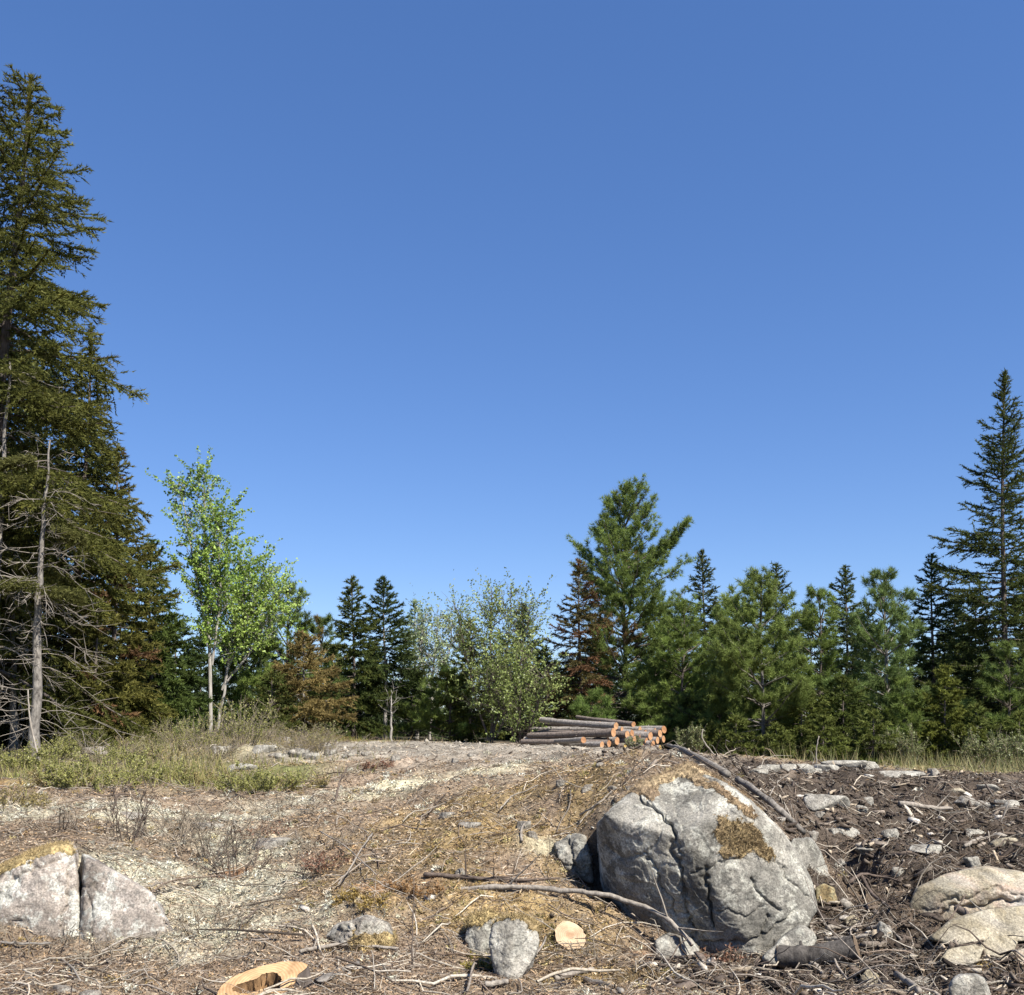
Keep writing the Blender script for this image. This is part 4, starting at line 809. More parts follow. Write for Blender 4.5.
def log(label, right, left, r1, r2, seed, endm=None, bark=None, group='logs of the pile', name='log', cat='log', ends=(True, True)):
    rg = R_(seed); base = (right + left) / 2; th = thing(name, label, cat, base, group)
    tt = np.linspace(0, 1, 14); pl = (right - base)[None] * (1 - tt[:, None]) + (left - base)[None] * tt[:, None]
    n = nrm(right - left); sdv = nrm(np.cross(n, [0, 0, 1])); pl = pl + (sdv * rg.normal(0, .02) + np.array([0, 0, rg.normal(0, .012)])) * np.sin(tt * math.pi)[:, None]
    rr = (r1 + (r2 - r1) * tt) * (1 + .055 * rg.normal(size=14)); rr[0] = r1
    V, Q, _ = tubes(pl[None], rr[None], 14); s = Soup(); s.add(V, Q)
    for _ in range(5):                              # branch stubs
        t = rg.uniform(.1, .9); a = rg.uniform(0, 6.28); up = np.cross(sdv, n); d = sdv * math.cos(a) + up * math.sin(a); o = (right - base) * (1 - t) + (left - base) * t; r_ = r1 + (r2 - r1) * t
        V, Q, T = tubes(np.array([[o + d * r_ * .8, o + d * (r_ + rg.uniform(.008, .03))]]), np.array([[r_ * .16, r_ * .12]]), 6, True); s.add(V, Q, T)
    s.build('bark', bark or M_logbark, th, True)
    if ends[0]: disc(right - base + n * .003, n, r1 * .97, 'cut_end', endm or M_end, th, seed)
    if ends[1]: disc(left - base - n * .003, -n, r2 * .97, 'cut_end', endm or M_end, th, seed + 1)
    return th
PL = [  # right end px, py, Y, left end (px, py) or None, radius px, label
 (613.5, 732.5, 26.2, (528.5, 735.5), 4.6, 'long dark log across the front of the pile with an orange end'),
 (616, 726, 26.5, (541, 719.5), 3.9, 'log slanting up to the left above the long front log'),
 (633.5, 724.3, 27.2, (577, 717), 2.9, 'thin topmost log of the pile'),
 (611, 730, 27.0, (531, 729), 3.2, 'log whose left end pokes out behind the long front log'),
 (600, 724, 27.3, (539, 724), 2.8, 'slim log near the upper left of the pile'),
 (583.5, 740, 25.9, (545, 741.5), 3.3, 'short low log in front whose orange end stops mid pile'),
 (608, 739.3, 26.4, (543, 738.5), 2.2, 'thin pole between the long front log and the short low log'),
 (602, 744.7, 26.0, (530, 744), 3.3, 'bottom log at the left of the pile with a small orange end'),
 (609, 743.5, 26.2, None, 3.9, 'second bottom log with an end tucked beside the first'),
 (617, 741, 26.4, None, 4.4, 'bottom log standing right under the long front log end'),
 (627.3, 734.7, 26.7, None, 4.3, 'middle log with a round orange end right of the long front log'),
 (632, 733.2, 27.0, None, 3.8, 'log end close behind the middle round one'),
 (634.3, 740.2, 26.6, None, 4.2, 'log end low in the middle beside green leaves'),
 (640, 729.5, 27.4, None, 3.3, 'log end high between the topmost log and the right end logs'),
 (645.4, 733.6, 27.2, None, 3.8, 'log end left of the biggest right hand end'),
 (650.4, 736, 26.9, None, 4.5, 'biggest round end in the right part of the pile'),
 (660, 733.4, 27.1, None, 4.1, 'upper right log end below the long flat topped log'),
 (664, 729.5, 27.5, (598, 728.3), 3.9, 'long flat lying log at the top right of the pile'),
 (663.5, 739, 27.3, None, 3.5, 'log end at the far right edge of the pile'),
 (657.5, 740.2, 27.0, None, 3.6, 'log end between two right hand ends low in the pile'),
 (646.5, 741, 26.8, None, 3.4, 'small log end low right of the green leaves'),
 (653, 743.8, 26.7, None, 3.6, 'log end near the bottom right of the pile'),
 (650.5, 748.3, 26.5, None, 3.0, 'yellowish bottom log end right of centre'), (660, 748, 26.7, None, 3.0, 'yellowish bottom log end at the right corner'), (625.5, 746.8, 26.4, None, 3.4, 'yellow green bottom log end in the middle of the pile'),
 (622, 729.3, 27.1, None, 2.8, 'slim log end just right of the slanting log'), (641, 736.5, 27.0, None, 3.2, 'log end in the middle gap left of the biggest end'), (655, 731, 27.4, None, 3.0, 'slim log end just under the long flat lying log'), (630, 745.5, 26.6, None, 2.9, 'slim log end low beside the yellow green one'), (643, 746.5, 26.7, None, 2.9, 'slim bottom log end right of the shaded one'), (573, 733, 27.2, (531, 731.5), 2.6, 'slim short log hidden behind the long front log'),
 (638, 747, 26.7, None, 3.4, 'shaded bottom log right of the yellow green end')]
for i, (px, py, Y, lf, rp, lb) in enumerate(PL):
    r = P(px, py, Y); r1 = rp * Y / F * .92
    l = P(lf[0], lf[1], Y + 1.95) if lf else r + LV * (3.0 + .2 * math.sin(i * 2.1)) + np.array([0, 0, .01 * math.sin(i)])
    log(lb, r, l, r1, r1 * (.62 + .2 * ((i * 5) % 7) / 7), 300 + i, M_endy if 'yellow' in lb else (M_end, M_end2, M_end3)[(i * 7) % 3], (M_logbark, M_bark_log2)[i % 2])

# ------------------------------------------------------------------ stumps
def stump():
    c = G(570, 943) + np.array([0, -.02, .05]); n = nrm(np.array([.10, -.66, .745])); r = .120
    u = nrm(np.cross(n, [0, .3, 1])); v = np.cross(n, u); k = 26; a = np.arange(k) * 2 * math.pi / k; rg = R_(5)
    th = thing('tree_stump', 'small mossy stump with a pale round sawn face right of the split rock', 'stump', c - np.array([0, 0, .3]))
    off = np.array([0, 0, .3]); rr = r * (1 + .05 * np.sin(2 * a) + .02 * rg.normal(size=k)); s = Soup(); rings = []
    for j, (dn, f) in enumerate([(0, 1), (-.008, 1.05), (-.025, 1.12), (-.07, 1.4), (-.15, 1.9), (-.32, 2.7)]):
        q = n * dn + np.array([0, 0, -.12]) * (j / 5.0) + (np.cos(a) * rr * f)[:, None] * u + (np.sin(a) * rr * f)[:, None] * v
        if j > 1: q = q + (.03 * fbm(q * 14 + 4, 3, j))[:, None] * nrm(q)
        rings.append(q + off)
    V = np.concatenate(rings); ring = np.arange(5)[:, None] * k; i = np.arange(k)
    Q = np.stack([ring + i, ring + (i + 1) % k, ring + k + (i + 1) % k, ring + k + i], -1).reshape(-1, 4)
    C = np.where(fbm(V * 9, 3, 2)[:, None] > -.1, np.array([.17, .14, .06]), np.array([.20, .17, .13])); C[:2 * k] = (.16, .11, .07)
    s.add(V, Q, None, C); N = 6000; ii = rg.integers(2 * k, 6 * k, N); B = V[ii] + rg.normal(0, .02, (N, 3)); bv, bt = blades(B, nrm(rg.normal(size=(N, 3)) + np.array([0, -.4, .5])), rg.uniform(.012, .035, N), .006, rg)
    s.add(bv, None, bt, rep(np.array((.20, .165, .065)) * rg.uniform(.4, 1.6, (N, 1)), 3)); s.build('stump_body', M_dry, th)
    disc(off + n * .004, n, r * .985, 'cut_face', M_cut, th, 4, 30)
stump()
def hollow_stump():
    n = nrm(np.array([-.06, -.36, .93])); p0 = G(262, 992) + np.array([0, -.12, .13])
    def on(px, py):
        d = ray(px, py); o = np.array([0, 0, EYE]); return o + d * (np.dot(p0 - o, n) / np.dot(d, n))
    outer = [(216, 995), (221, 986), (231, 978), (246, 971), (262, 966), (282, 961.5), (300, 961.5), (308, 964.5), (306, 969), (298, 974), (295, 983), (290, 992), (276, 1001), (255, 1008), (232, 1007)]
    inner = [(232, 990), (237, 985), (248, 981), (256, 979), (262, 974), (272, 972), (280, 975), (283, 981), (280, 988), (271, 991), (263, 989), (255, 992), (244, 994)]
    def rs(pts, k):
        q = np.array([on(*p) for p in pts]); q = np.vstack([q, q[:1]]); L = np.r_[0, np.cumsum(np.linalg.norm(np.diff(q, axis=0), axis=1))]; t = np.linspace(0, L[-1], 400)
        return np.stack([np.interp(t, L, q[:, i]) for i in range(3)], -1)
    o_, i_ = rs(outer, 0), rs(inner, 0); cc = on(260, 983); u = nrm(np.cross([0, 1, 0.], n)); v = np.cross(n, u)
    def byang(q, k):
        a = np.unwrap(np.arctan2((q - cc) @ v, (q - cc) @ u)); s_ = np.argsort(a % (2 * math.pi)); aa = (a % (2 * math.pi))[s_]; q = q[s_]; t = np.arange(k) * 2 * math.pi / k
        return np.stack([np.interp(t, aa, q[:, i], period=2 * math.pi) for i in range(3)], -1)
    k = 72; A = byang(o_, k); B = byang(i_, k); rg = R_(3); B += (rg.normal(0, .004, (k, 1)) * u + rg.normal(0, .004, (k, 1)) * v)
    base = cc - np.array([0, 0, .28]); th = thing('tree_stump', 'big hollow stump with a pointed orange sawn rim at the bottom edge', 'stump', base)
    i = np.arange(k); i2 = (i + 1) % k
    M1 = (A * 2 + B) / 3; M2 = (A + 2 * B) / 3; V = np.concatenate([A, M1, M2, B]) - cc
    Q = np.concatenate([np.stack([j * k + i, j * k + i2, (j + 1) * k + i2, (j + 1) * k + i], -1) for j in range(3)])
    mesh_np('cut_rim', V, Q, None, M_cut2, th, None, False, cc - base)
    rings = [A - n * .003]
    for dn, f in ((.03, 1.03), (.12, 1.12), (.30, 1.35)): rings.append(cc + (A - cc) * f - np.array([0, 0, dn]) + rg.normal(0, .008, (k, 3)))
    V = np.concatenate(rings) - base; mesh_np('stump_body', V, np.concatenate([np.stack([j * k + i, j * k + i2, (j + 1) * k + i2, (j + 1) * k + i], -1) for j in range(3)]), None, M_bark, th, None, True)
    rings = [B - n * .003]
    for dn, f in ((.05, .97), (.12, .9), (.22, .7), (.24, .05)): rings.append(cc + (B - cc) * f - n * dn + rg.normal(0, .008, (k, 3)))
    V = np.concatenate(rings) - base; mesh_np('rotten_hollow', V, np.concatenate([np.stack([j * k + i, j * k + i2, (j + 1) * k + i2, (j + 1) * k + i], -1) for j in range(4)]), None, bark_mat('rotten_wood', (.09, .05, .025), (.36, .22, .11), 22, .3, .8), th, None, True)
hollow_stump()
# dark log lying at the lower right
log('dark damp log with a sawn left end at the foot of the boulder', G(780, 967) + np.array([0, -.03, .07]), G(868, 967) + np.array([0, .22, .08]), .08, .078, 400, wood_mat('brown_cut_wood', (.13, .095, .065), (.20, .15, .10), 20, (.12, .085, .06)), M_darklog, None)

# ------------------------------------------------------------------ branches, poles and sticks one can point at
def stick(label, pts, r1, r2, mat, seed, lift=.02, name='stick', cat='stick', twigs=0, group=None, lifts=None, Ys=None):
    rg = R_(seed); w = []
    for i, (a, b_) in enumerate(pts):
        g = P(a, b_, Ys[i]) if Ys and Ys[i] else G(a, b_ + 0.0)
        w.append(g + np.array([0, 0, (lifts[i] if lifts else lift)]))
    w = np.array(w); L = np.r_[0, np.cumsum(np.linalg.norm(np.diff(w, axis=0), axis=1))]; k = max(8, len(pts) * 4); t = np.linspace(0, L[-1], k)
    pl = np.stack([np.interp(t, L, w[:, i]) for i in range(3)], -1)
    for _ in range(2): pl[1:-1] = (pl[:-2] + 2 * pl[1:-1] + pl[2:]) / 4
    pl[1:-1] += rg.normal(0, .002 + r1 * .07, (k - 2, 3)); base = pl[0].copy(); pl = pl - base; tt = t / L[-1]
    rr = (r1 + (r2 - r1) * tt) * (1 + .06 * rg.normal(size=k)); V, Q, T = tubes(pl[None], rr[None], 7, True); s = Soup(); s.add(V, Q, T)
    for _ in range(twigs):
        t0 = rg.uniform(.15, .95); o = np.array([np.interp(t0, tt, pl[:, i]) for i in range(3)]); j = min(int(t0 * (k - 1)), k - 2); d = nrm(nrm(pl[j + 1] - pl[j]) * .7 + rg.normal(0, .55, 3) + np.array([0, 0, .25])); l = L[-1] * rg.uniform(.12, .3)
        V, Q, _ = tubes((o + d * (l * np.linspace(0, 1, 4))[:, None] + rg.normal(0, .01, (4, 3)) * np.linspace(0, 1, 4)[:, None])[None], (rr[j] * .45 * np.array([1, .8, .5, .2]))[None], 4); s.add(V, Q)
    o = s.build(name, mat, None, True, base)
    if name == 'bark_slab': o.scale = (1, 1.6, .35)
    return tag(o, label, cat, group)
STK = [
 ('long grey branch curving in front of the boulder from the mossy mound', [(455, 893), (500, 889), (528, 893), (565, 897), (600, 901), (635, 910), (662, 921), (680, 935), (692, 948)], .024, .017, M_deadwood, .03, 5, 'branch', [.02, .02, .04, .05, .06, .05, .05, .04, .02], [8.75, 8.65, 8.6, 8.5, 8.4, 8.3, 8.15, 8.05, 7.95]),
 ('dark forked branch lying above the long grey branch', [(424, 879), (450, 880), (480, 883), (515, 884), (560, 882)], .022, .008, M_darktwig, .03, 5, 'branch', None, None),
 ('brown pole lying down the far side of the boulder from the log pile', [(664, 748), (682, 757), (704, 770), (728, 786)], .05, .038, M_snag, .11, 0, 'pole', None, None),
 ('dark barked pole along the right slope of the boulder', [(738, 788), (762, 804), (785, 823), (804, 842)], .045, .034, M_snag, .09, 0, 'pole', None, None),
 ('white crooked stick leaning up before the shaded pines', [(716, 757), (706, 745), (701, 736), (703, 729)], .018, .012, M_deadwood, 0, 0, 'stick', None, [21, 21, 21, 21]),
 ('upright pale stick standing behind the white ledge rocks', [(817, 772), (816, 755), (817, 745), (819, 736)], .018, .010, M_deadwood, 0, 0, 'stick', None, [21, 21, 21, 21]),
 ('white leaning dead stick at the foot of the snag', [(40, 762), (34, 740), (29, 715), (28, 690)], .02, .010, M_deadwood, 0, 0, 'stick', None, [16.2, 16.3, 16.4, 16.5]),
 ('pale broken branch pointing right on the dark debris', [(900, 808), (930, 812), (952, 813)], .035, .022, M_deadwood, .05, 2, 'branch', None, None),
 ('straight slender stick slanting by the two small white stones', [(998, 836), (1004, 822), (1010, 806)], .010, .008, M_deadwood, .06, 0, 'stick', None, [12.6, 12.6, 12.6]),
 ('dark stick standing up near the right edge above the slabs', [(1000, 812), (993, 800), (986, 788)], .018, .014, M_bark, .06, 0, 'stick', None, [14.8, 14.8, 14.8]),
 ('bleached stick in the middle of the debris', [(965, 850), (975, 845), (982, 841)], .02, .014, M_deadwood, .04, 1, 'stick', None, None),
 ('thick brown stick lying across the flat tan slab', [(957, 916), (970, 925), (988, 934), (1000, 937)], .030, .022, M_bark, .06, 1, 'stick', None, [8.2, 8.1, 8.0, 7.95]),
 ('thin dark stick leaning up from the flat tan slab', [(940, 938), (952, 920), (966, 897)], .008, .005, M_darktwig, .02, 0, 'stick', None, [8.0, 8.1, 8.2]),
 ('pale splintered strip of wood left of the dark pit', [(828, 935), (842, 934), (857, 938)], .022, .012, M_deadwood, .05, 0, 'wood splinter', None, None),
 ('long wood splinter fanning out under the dark pit', [(868, 936), (885, 930), (902, 948)], .015, .008, M_deadwood, .05, 0, 'wood splinter', None, None),
 ('straight splinter parallel to the dark log', [(826, 946), (850, 946), (868, 943)], .017, .01, M_deadwood, .05, 0, 'wood splinter', None, None),
 ('curled white root by the knob of brown rock', [(812, 943), (811, 930), (820, 925), (826, 932)], .012, .008, M_deadwood, .05, 1, 'root', None, None),
 ('pale orange split stick at the bottom edge right of the dark log', [(897, 982), (908, 988), (920, 999)], .022, .018, M_deadwood, .04, 0, 'stick', None, None),
 ('white chip of wood under the dark log', [(812, 968), (817, 973), (824, 979)], .028, .008, M_deadwood, .03, 0, 'wood chip', None, None),
 ('bleached branch end at the bottom below the split rock', [(485, 990), (500, 988), (508, 987)], .02, .016, M_deadwood, .03, 1, 'branch', None, None),
 ('white split branch below the sawn stump', [(555, 985), (575, 980), (594, 976)], .022, .014, M_deadwood, .04, 2, 'branch', None, None),
 ('dark ended branch at the bottom right of the white split branch', [(585, 985), (600, 989), (622, 997)], .02, .018, M_snag, .03, 1, 'branch', None, None),
 ('thin tan root curving down beside the split rock', [(546, 942), (540, 956), (528, 965), (520, 980)], .008, .005, M_deadwood, .03, 1, 'root', None, None),
 ('pale wishbone stick on the slope left of the dark branch', [(372, 840), (360, 858), (348, 878), (338, 892)], .010, .006, M_deadwood, .06, 3, 'stick', None, None),
 ('slender white stick crossing the wishbone stick', [(320, 838), (340, 850), (362, 868), (376, 882)], .007, .005, M_deadwood, .06, 2, 'stick', None, None),
 ('pale twig by the yellow moss above the dark gap', [(522, 845), (521, 835), (524, 826)], .012, .009, M_deadwood, .03, 0, 'stick', None, None),
 ('grey stick lying above the hollow stump', [(300, 958), (325, 952), (352, 951), (398, 955)], .014, .010, M_deadwood, .04, 3, 'stick', None, None),
 ('broken grey board of bark right of the hollow stump', [(318, 985), (335, 975), (352, 972)], .045, .03, M_snag, .02, 1, 'bark slab', None, None),
 ('thin stem slanting below the white lichen boulder', [(100, 960), (125, 946), (150, 940)], .008, .006, M_deadwood, .05, 2, 'stick', None, None),
 ('bent pale twig at the lower left below the boulders', [(60, 965), (72, 975), (80, 988)], .009, .006, M_deadwood, .04, 2, 'stick', None, None),
 ('long grey stick low across the left corner', [(0, 950), (25, 952), (50, 951)], .010, .008, M_snag, .05, 3, 'stick', None, None),
 ('pale arched twig lying on the crest moss', [(500, 815), (512, 800), (528, 796), (538, 790)], .008, .005, M_deadwood, .05, 2, 'stick', None, None),
 ('thin pole on the moss just above the boulder cap', [(580, 820), (600, 808), (612, 795)], .009, .007, M_deadwood, .04, 1, 'stick', None, None),
 ('dark crooked branch rising from the crest left of the cream lichen', [(334, 830), (335, 805), (340, 785), (348, 770)], .020, .008, M_darktwig, .05, 5, 'branch', None, [12.6, 12.6, 12.7, 12.8]),
 ('red brown seedling stem standing near the low mossy rock', [(411, 990), (412, 950), (413, 915), (414, 880)], .006, .003, M_darktwig, 0, 9, 'stem', None, [7.1, 7.15, 7.2, 7.25]),
 ('arched twig beside the broad pine stick at centre right', [(770, 800), (778, 785), (790, 778)], .009, .006, M_deadwood, .05, 2, 'stick', None, None),
 ('dead root fan beside the dark pit', [(850, 895), (862, 885), (880, 888), (902, 893)], .018, .008, M_darktwig, .10, 5, 'root', None, None),
 ('slanting root under the dark pit', [(862, 885), (872, 905), (892, 920)], .020, .010, M_darktwig, .08, 4, 'root', None, None)]
for i, (lb, pts, a, b_, mt, lf, tw, nm, lfs, Ys) in enumerate(STK): stick(lb, pts, a, b_, mt, 500 + i, lf, nm.replace(' ', '_'), nm, tw, None, lfs, Ys)

# ------------------------------------------------------------------ brush and low plants
def brush(label, x, y, hgt, wid, n, seed, mat, group=None, leaf=None, nleaf=0, name='twiggy_shrub', cat='shrub', lsz=.03):
    rg = R_(seed); base = np.array([x, y, hz(x, y)[0]]); th = thing(name, label, cat, base, group); s = Soup(); K = 6; ss = np.linspace(0, 1, K)
    az = rg.uniform(0, 6.28, n); ro = wid * .25 * np.sqrt(rg.random(n)); o = np.stack([np.cos(az) * ro, np.sin(az) * ro, 0 * az - .03], -1)
    d = nrm(np.stack([np.cos(az) * rg.uniform(.1, .9, n) * wid / hgt * .6, np.sin(az) * rg.uniform(.1, .9, n) * wid / hgt * .6, np.ones(n)], -1)); L = hgt * rg.uniform(.5, 1.1, n)
    q = o[:, None] + d[:, None] * (L[:, None] * ss)[..., None] + rg.normal(0, .03 * hgt, (n, K, 3)) * ss[None, :, None]
    V, Q, _ = tubes(q, (.004 + .0035 * L)[:, None] * (1 - .8 * ss), 4); s.add(V, Q)
    m = n * 6; bi = rg.integers(0, n, m); t = rg.uniform(.25, .95, m); f = t * (K - 1); i0 = np.minimum(f.astype(int), K - 2); fr = (f - i0)[:, None]; bo = q[bi, i0] * (1 - fr) + q[bi, i0 + 1] * fr
    bd = nrm(d[bi] + rg.normal(0, .6, (m, 3))); bl = hgt * rg.uniform(.1, .35, m); tq = bo[:, None] + bd[:, None] * (bl[:, None] * np.linspace(0, 1, 4))[..., None] + rg.normal(0, .012, (m, 4, 3)) * np.linspace(0, 1, 4)[None, :, None]
    V, Q, _ = tubes(tq, np.broadcast_to(np.array([.0026, .0022, .0018, .001]) * (1 + hgt), (m, 4)), 3); s.add(V, Q); s.build('stems', mat, th)
    if nleaf:
        k = rg.integers(0, m, nleaf); u = rg.random((nleaf, 1)); p = bo[k] + bd[k] * (bl[k, None] * u) + rg.normal(0, .012, (nleaf, 3)); dd = nrm(rg.normal(size=(nleaf, 3)) + np.array([0, 0, .5]))
        V, Q = leaves(p, dd, rg.uniform(.6, 1.3, nleaf) * lsz, rg.uniform(.4, .8, nleaf) * lsz, rg); c = Soup(); c.add(V, Q, None, rep(np.array(leaf[0]) + (np.array(leaf[1]) - np.array(leaf[0])) * rg.random((nleaf, 1)), 4) * 1.0); c.build('leaves', M_leaf, th)
    return th
def at(px, py): g = G(px, py); return g[0], g[1]
GR = ((.19, .195, .055), (.34, .33, .11)); OR_ = ((.21, .18, .07), (.33, .26, .11)); RD = ((.19, .09, .06), (.28, .16, .10))
for i, (px, py, h_, w_, n, lf, nl, lb) in enumerate([
   (18, 770, .55, 1.3, 34, GR, 3000, 'bright green low bush at the far left under the snag'), (60, 785, .40, 1.2, 30, OR_, 1800, 'olive low bush left of the flat topped juniper'), (95, 790, .62, 1.5, 40, GR, 4200, 'spreading flat topped green juniper on the left rise'),
   (160, 782, .45, 1.3, 30, GR, 2800, 'green low bush right of the juniper'), (205, 785, .38, 1.2, 30, OR_, 2000, 'yellow green low bush in the middle of the left rise'), (258, 792, .5, 1.5, 40, GR, 3600, 'rounded green bush at the right end of the left rise'), (300, 790, .34, 1.0, 26, OR_, 1400, 'small orange tinged bush beside the rounded green one'),
   (10, 806, .35, 1.3, 30, OR_, 1800, 'orange brown low shrub above the pinkish boulder'), (50, 760, .6, 1.2, 30, GR, 2600, 'green shrub before the dark trunks'), (130, 765, .55, 1.3, 30, GR, 2000, 'half leafy shrub among grey brush'), (378, 768, .22, .9, 24, RD, 1200, 'low red leaved plant by the gravel edge'),
   (330, 868, .25, .7, 34, RD, 1300, 'wine red low plant in the middle of the left slope'), (262, 838, .25, .6, 20, RD, 500, 'small red plant above the lichen patch'), (718, 965, .22, .5, 30, RD, 1100, 'rust red needle sprig at the foot of the boulder'), (480, 968, .12, .3, 24, ((.22, .19, .05), (.34, .28, .08)), 900, 'yellow green moss tuft left of the split rock'),
   (360, 905, .16, .6, 24, ((.24, .17, .05), (.34, .24, .08)), 1300, 'golden low plant above the low mossy rock'), (420, 890, .18, .8, 24, ((.24, .13, .05), (.30, .18, .08)), 1100, 'orange brown low plant under the dark forked branch')]):
    x, y = at(px, py); h_ *= .8; nl = nl // 2 if lf is RD else nl; brush(lb, x, y, h_, w_, n, 600 + i, M_brush, None, lf, int(nl * 1.5), 'low_shrub', 'shrub', .024 if y < 12 else .028)
for i, (px, py, h_, w_, n, lb) in enumerate([(130, 838, .75, .7, 12, 'bare dark sapling standing over the white lichen boulder'), (240, 872, .55, 1.0, 18, 'bare dark bush low on the left slope'), (210, 850, .55, 1.3, 40, 'thick bare brown brush right of the boulders'), (170, 838, .55, 1.2, 36, 'bare brown brush behind the white lichen boulder'), (325, 850, .35, .9, 22, 'bare grey brush near the wine red plant'),
   (285, 815, .4, 1.2, 30, 'bare brush below the rounded green bush'), (60, 825, .3, 1.0, 24, 'wispy bare brush on the pale moss over the boulders'), (600, 965, .25, .5, 14, 'bare twigs at the edge of the gap below the boulder'), (205, 930, .35, .9, 22, 'thin dry stems on the lichen patch'), (120, 960, .30, .8, 22, 'dry stems below the white lichen boulder'), (40, 945, .3, .9, 20, 'dry tangled stems below the pinkish boulder'), (690, 805, .2, .3, 8, 'few dry twigs on the boulder cap')]):
    x, y = at(px, py); brush(lb, x, y, h_ * .85, w_, n if n < 25 else n * 2 // 3, 750 + i, M_darktwig if 'dark' in lb else M_brush)
# grey brush thicket before the left trees
bp = [brush('', 0, 0, .75, 1.6, 40, 680, M_brush, None, OR_, 300, lsz=.035), brush('', 0, 0, .95, 1.4, 34, 681, M_brush, None, GR, 1500, lsz=.04), brush('', 0, 0, .6, 1.6, 40, 682, M_brush, None, OR_, 1200, lsz=.035)]
rg = R_(9); cells = [(px, Y) for Y in (18.2, 20.2, 22.5, 24.5) for px in (95, 135, 172, 210, 246, 284, 318)]
row = {18.2: 'front row', 20.2: 'second row', 22.5: 'third row', 24.5: 'back row'}; col_ = ['first', 'second', 'third', 'fourth', 'fifth', 'sixth', 'seventh']
for i, (px, Y) in enumerate(cells):
    src = bp[i % 3]; o = src if i < 3 else copy_tree(src); g = GY(px + rg.uniform(-14, 14), Y + rg.uniform(-.7, .7)); o.location = [float(c) for c in g]; o.rotation_euler[2] = rg.uniform(0, 6.28); f = rg.uniform(.5, .85); o.scale = (f, f, f * rg.uniform(.8, 1.1))
    tag(o, ['grey bare thicket bush', 'tall half leafed thicket bush', 'low olive tinged thicket bush'][i % 3] + ', %s, %s from the left, before the maples' % (row[Y], col_[[95, 135, 172, 210, 246, 284, 318].index(px)]), 'shrub', 'brush thicket before the left trees')
for i, (px, Y, h_, lb) in enumerate([(985, 26.5, 1.0, 'grey green bush in the tall grass at the right'), (905, 27, .9, 'pale bush left of the olive young fir'), (1015, 25.5, .9, 'green bush in the grass at the right edge'), (870, 27.5, .8, 'low pale bush at the foot of the wispy pine'), (690, 27.5, .7, 'green weeds beside the end of the log pile'), (635, 25.9, .35, 'yellow green leaves sprouting among the log ends')]):
    g = GY(px, Y); brush(lb, g[0], g[1], h_, h_ * 1.3, 40, 720 + i, M_brush, None, ((.12, .14, .06), (.22, .24, .10)), 2600 if h_ > .4 else 500, 'leafy_bush', 'shrub', .06)

# ------------------------------------------------------------------ what nobody could count: litter, lichen, moss, grass, debris
def field(n, p, y0, y1, rg, xk=.62, x0=1.2):
    u = rg.random(n); Y = (y0 ** (1 - p) + u * (y1 ** (1 - p) - y0 ** (1 - p))) ** (1 / (1 - p)); X = rg.uniform(-1, 1, n) * (xk * Y + x0); return X, Y
def pick(X, Y, wts, rg):
    w = zones(X, Y); pr = w @ np.array([wts.get(k, wts.get('*', 0)) for k in ZK]); k = rg.random(len(X)) < pr; return X[k], Y[k], w[k]
def normal_at(X, Y):
    e = .05; z = hz(X, Y); zx = hz(X + e, Y); zy = hz(X, Y + e); return z, nrm(np.stack([-(zx - z) / e, -(zy - z) / e, np.ones_like(z)], -1))
rg = R_(900)
# fine litter: needles, leaf scraps, bark crumbs lying nearly flat
X, Y = field(400000, 1.7, 5.6, 26, rg); X, Y, w = pick(X, Y, {'*': .95, 'gravel': .12, 'cream': .25, 'green': .7}, rg); z, nn = normal_at(X, Y); N = len(X)
a = rg.uniform(0, 6.28, N); d = np.stack([np.cos(a), np.sin(a), rg.normal(.25, .6, N)], -1); d = nrm(d - nn * (d * nn).sum(-1, keepdims=True) * .5)
sc_ = (Y / 8) ** .6; V, T = blades(np.stack([X, Y, z + rg.uniform(-.002, .018, N)], -1), d, np.exp(rg.normal(-3.45, .45, N)) * sc_, rg.uniform(.005, .014, N) * sc_, rg)
pal = np.array([(.34, .25, .16), (.24, .16, .10), (.14, .09, .06), (.42, .35, .26), (.30, .19, .09), (.26, .24, .21)]); C = .55 * pal[rg.integers(0, 6, N)] + .45 * (w @ ZCOL) * 1.3; dk = w[:, ZK.index('dark')][:, None]; C = C * (1 - .62 * dk) * rg.uniform(.5, 1.45, (N, 1))
s = Soup(); s.add(V, None, T, rep(C, 3)); tag(s.build('leaf_litter', M_dry), 'dry needles, leaf scraps and bark crumbs strewn over the ground', 'litter', None, 'stuff')
# twigs
X, Y = field(34000, 1.6, 5.6, 24, rg); X, Y, w = pick(X, Y, {'*': .85, 'dark': 1.0, 'gravel': .15, 'cream': .2, 'lichen': .65}, rg); N = len(X); z = hz(X, Y)
L = np.clip(np.exp(rg.normal(-2.15, .6, N)), .04, .55) * (Y / 8) ** .35; a = rg.uniform(0, 6.28, N); K = 5; t = np.linspace(-.5, .5, K); cv = rg.normal(0, .18, N)
px_ = X[:, None] + L[:, None] * (np.cos(a)[:, None] * t - np.sin(a)[:, None] * cv[:, None] * (t ** 2)); py_ = Y[:, None] + L[:, None] * (np.sin(a)[:, None] * t + np.cos(a)[:, None] * cv[:, None] * t ** 2)
pz = hz(px_, py_) + .008 + np.abs(rg.normal(0, .02, (N, 1))) + (rg.normal(0, .22, N) * (rg.random(N) < .25))[:, None] * L[:, None] * (t + .5)
r0 = np.clip(L * .010, .0012, .0045) * rg.uniform(.5, 1.4, N) * (Y / 8) ** .5; V, Q, _ = tubes(np.stack([px_, py_, pz], -1), r0[:, None] * np.array([.9, 1, .9, .75, .45]), 4)
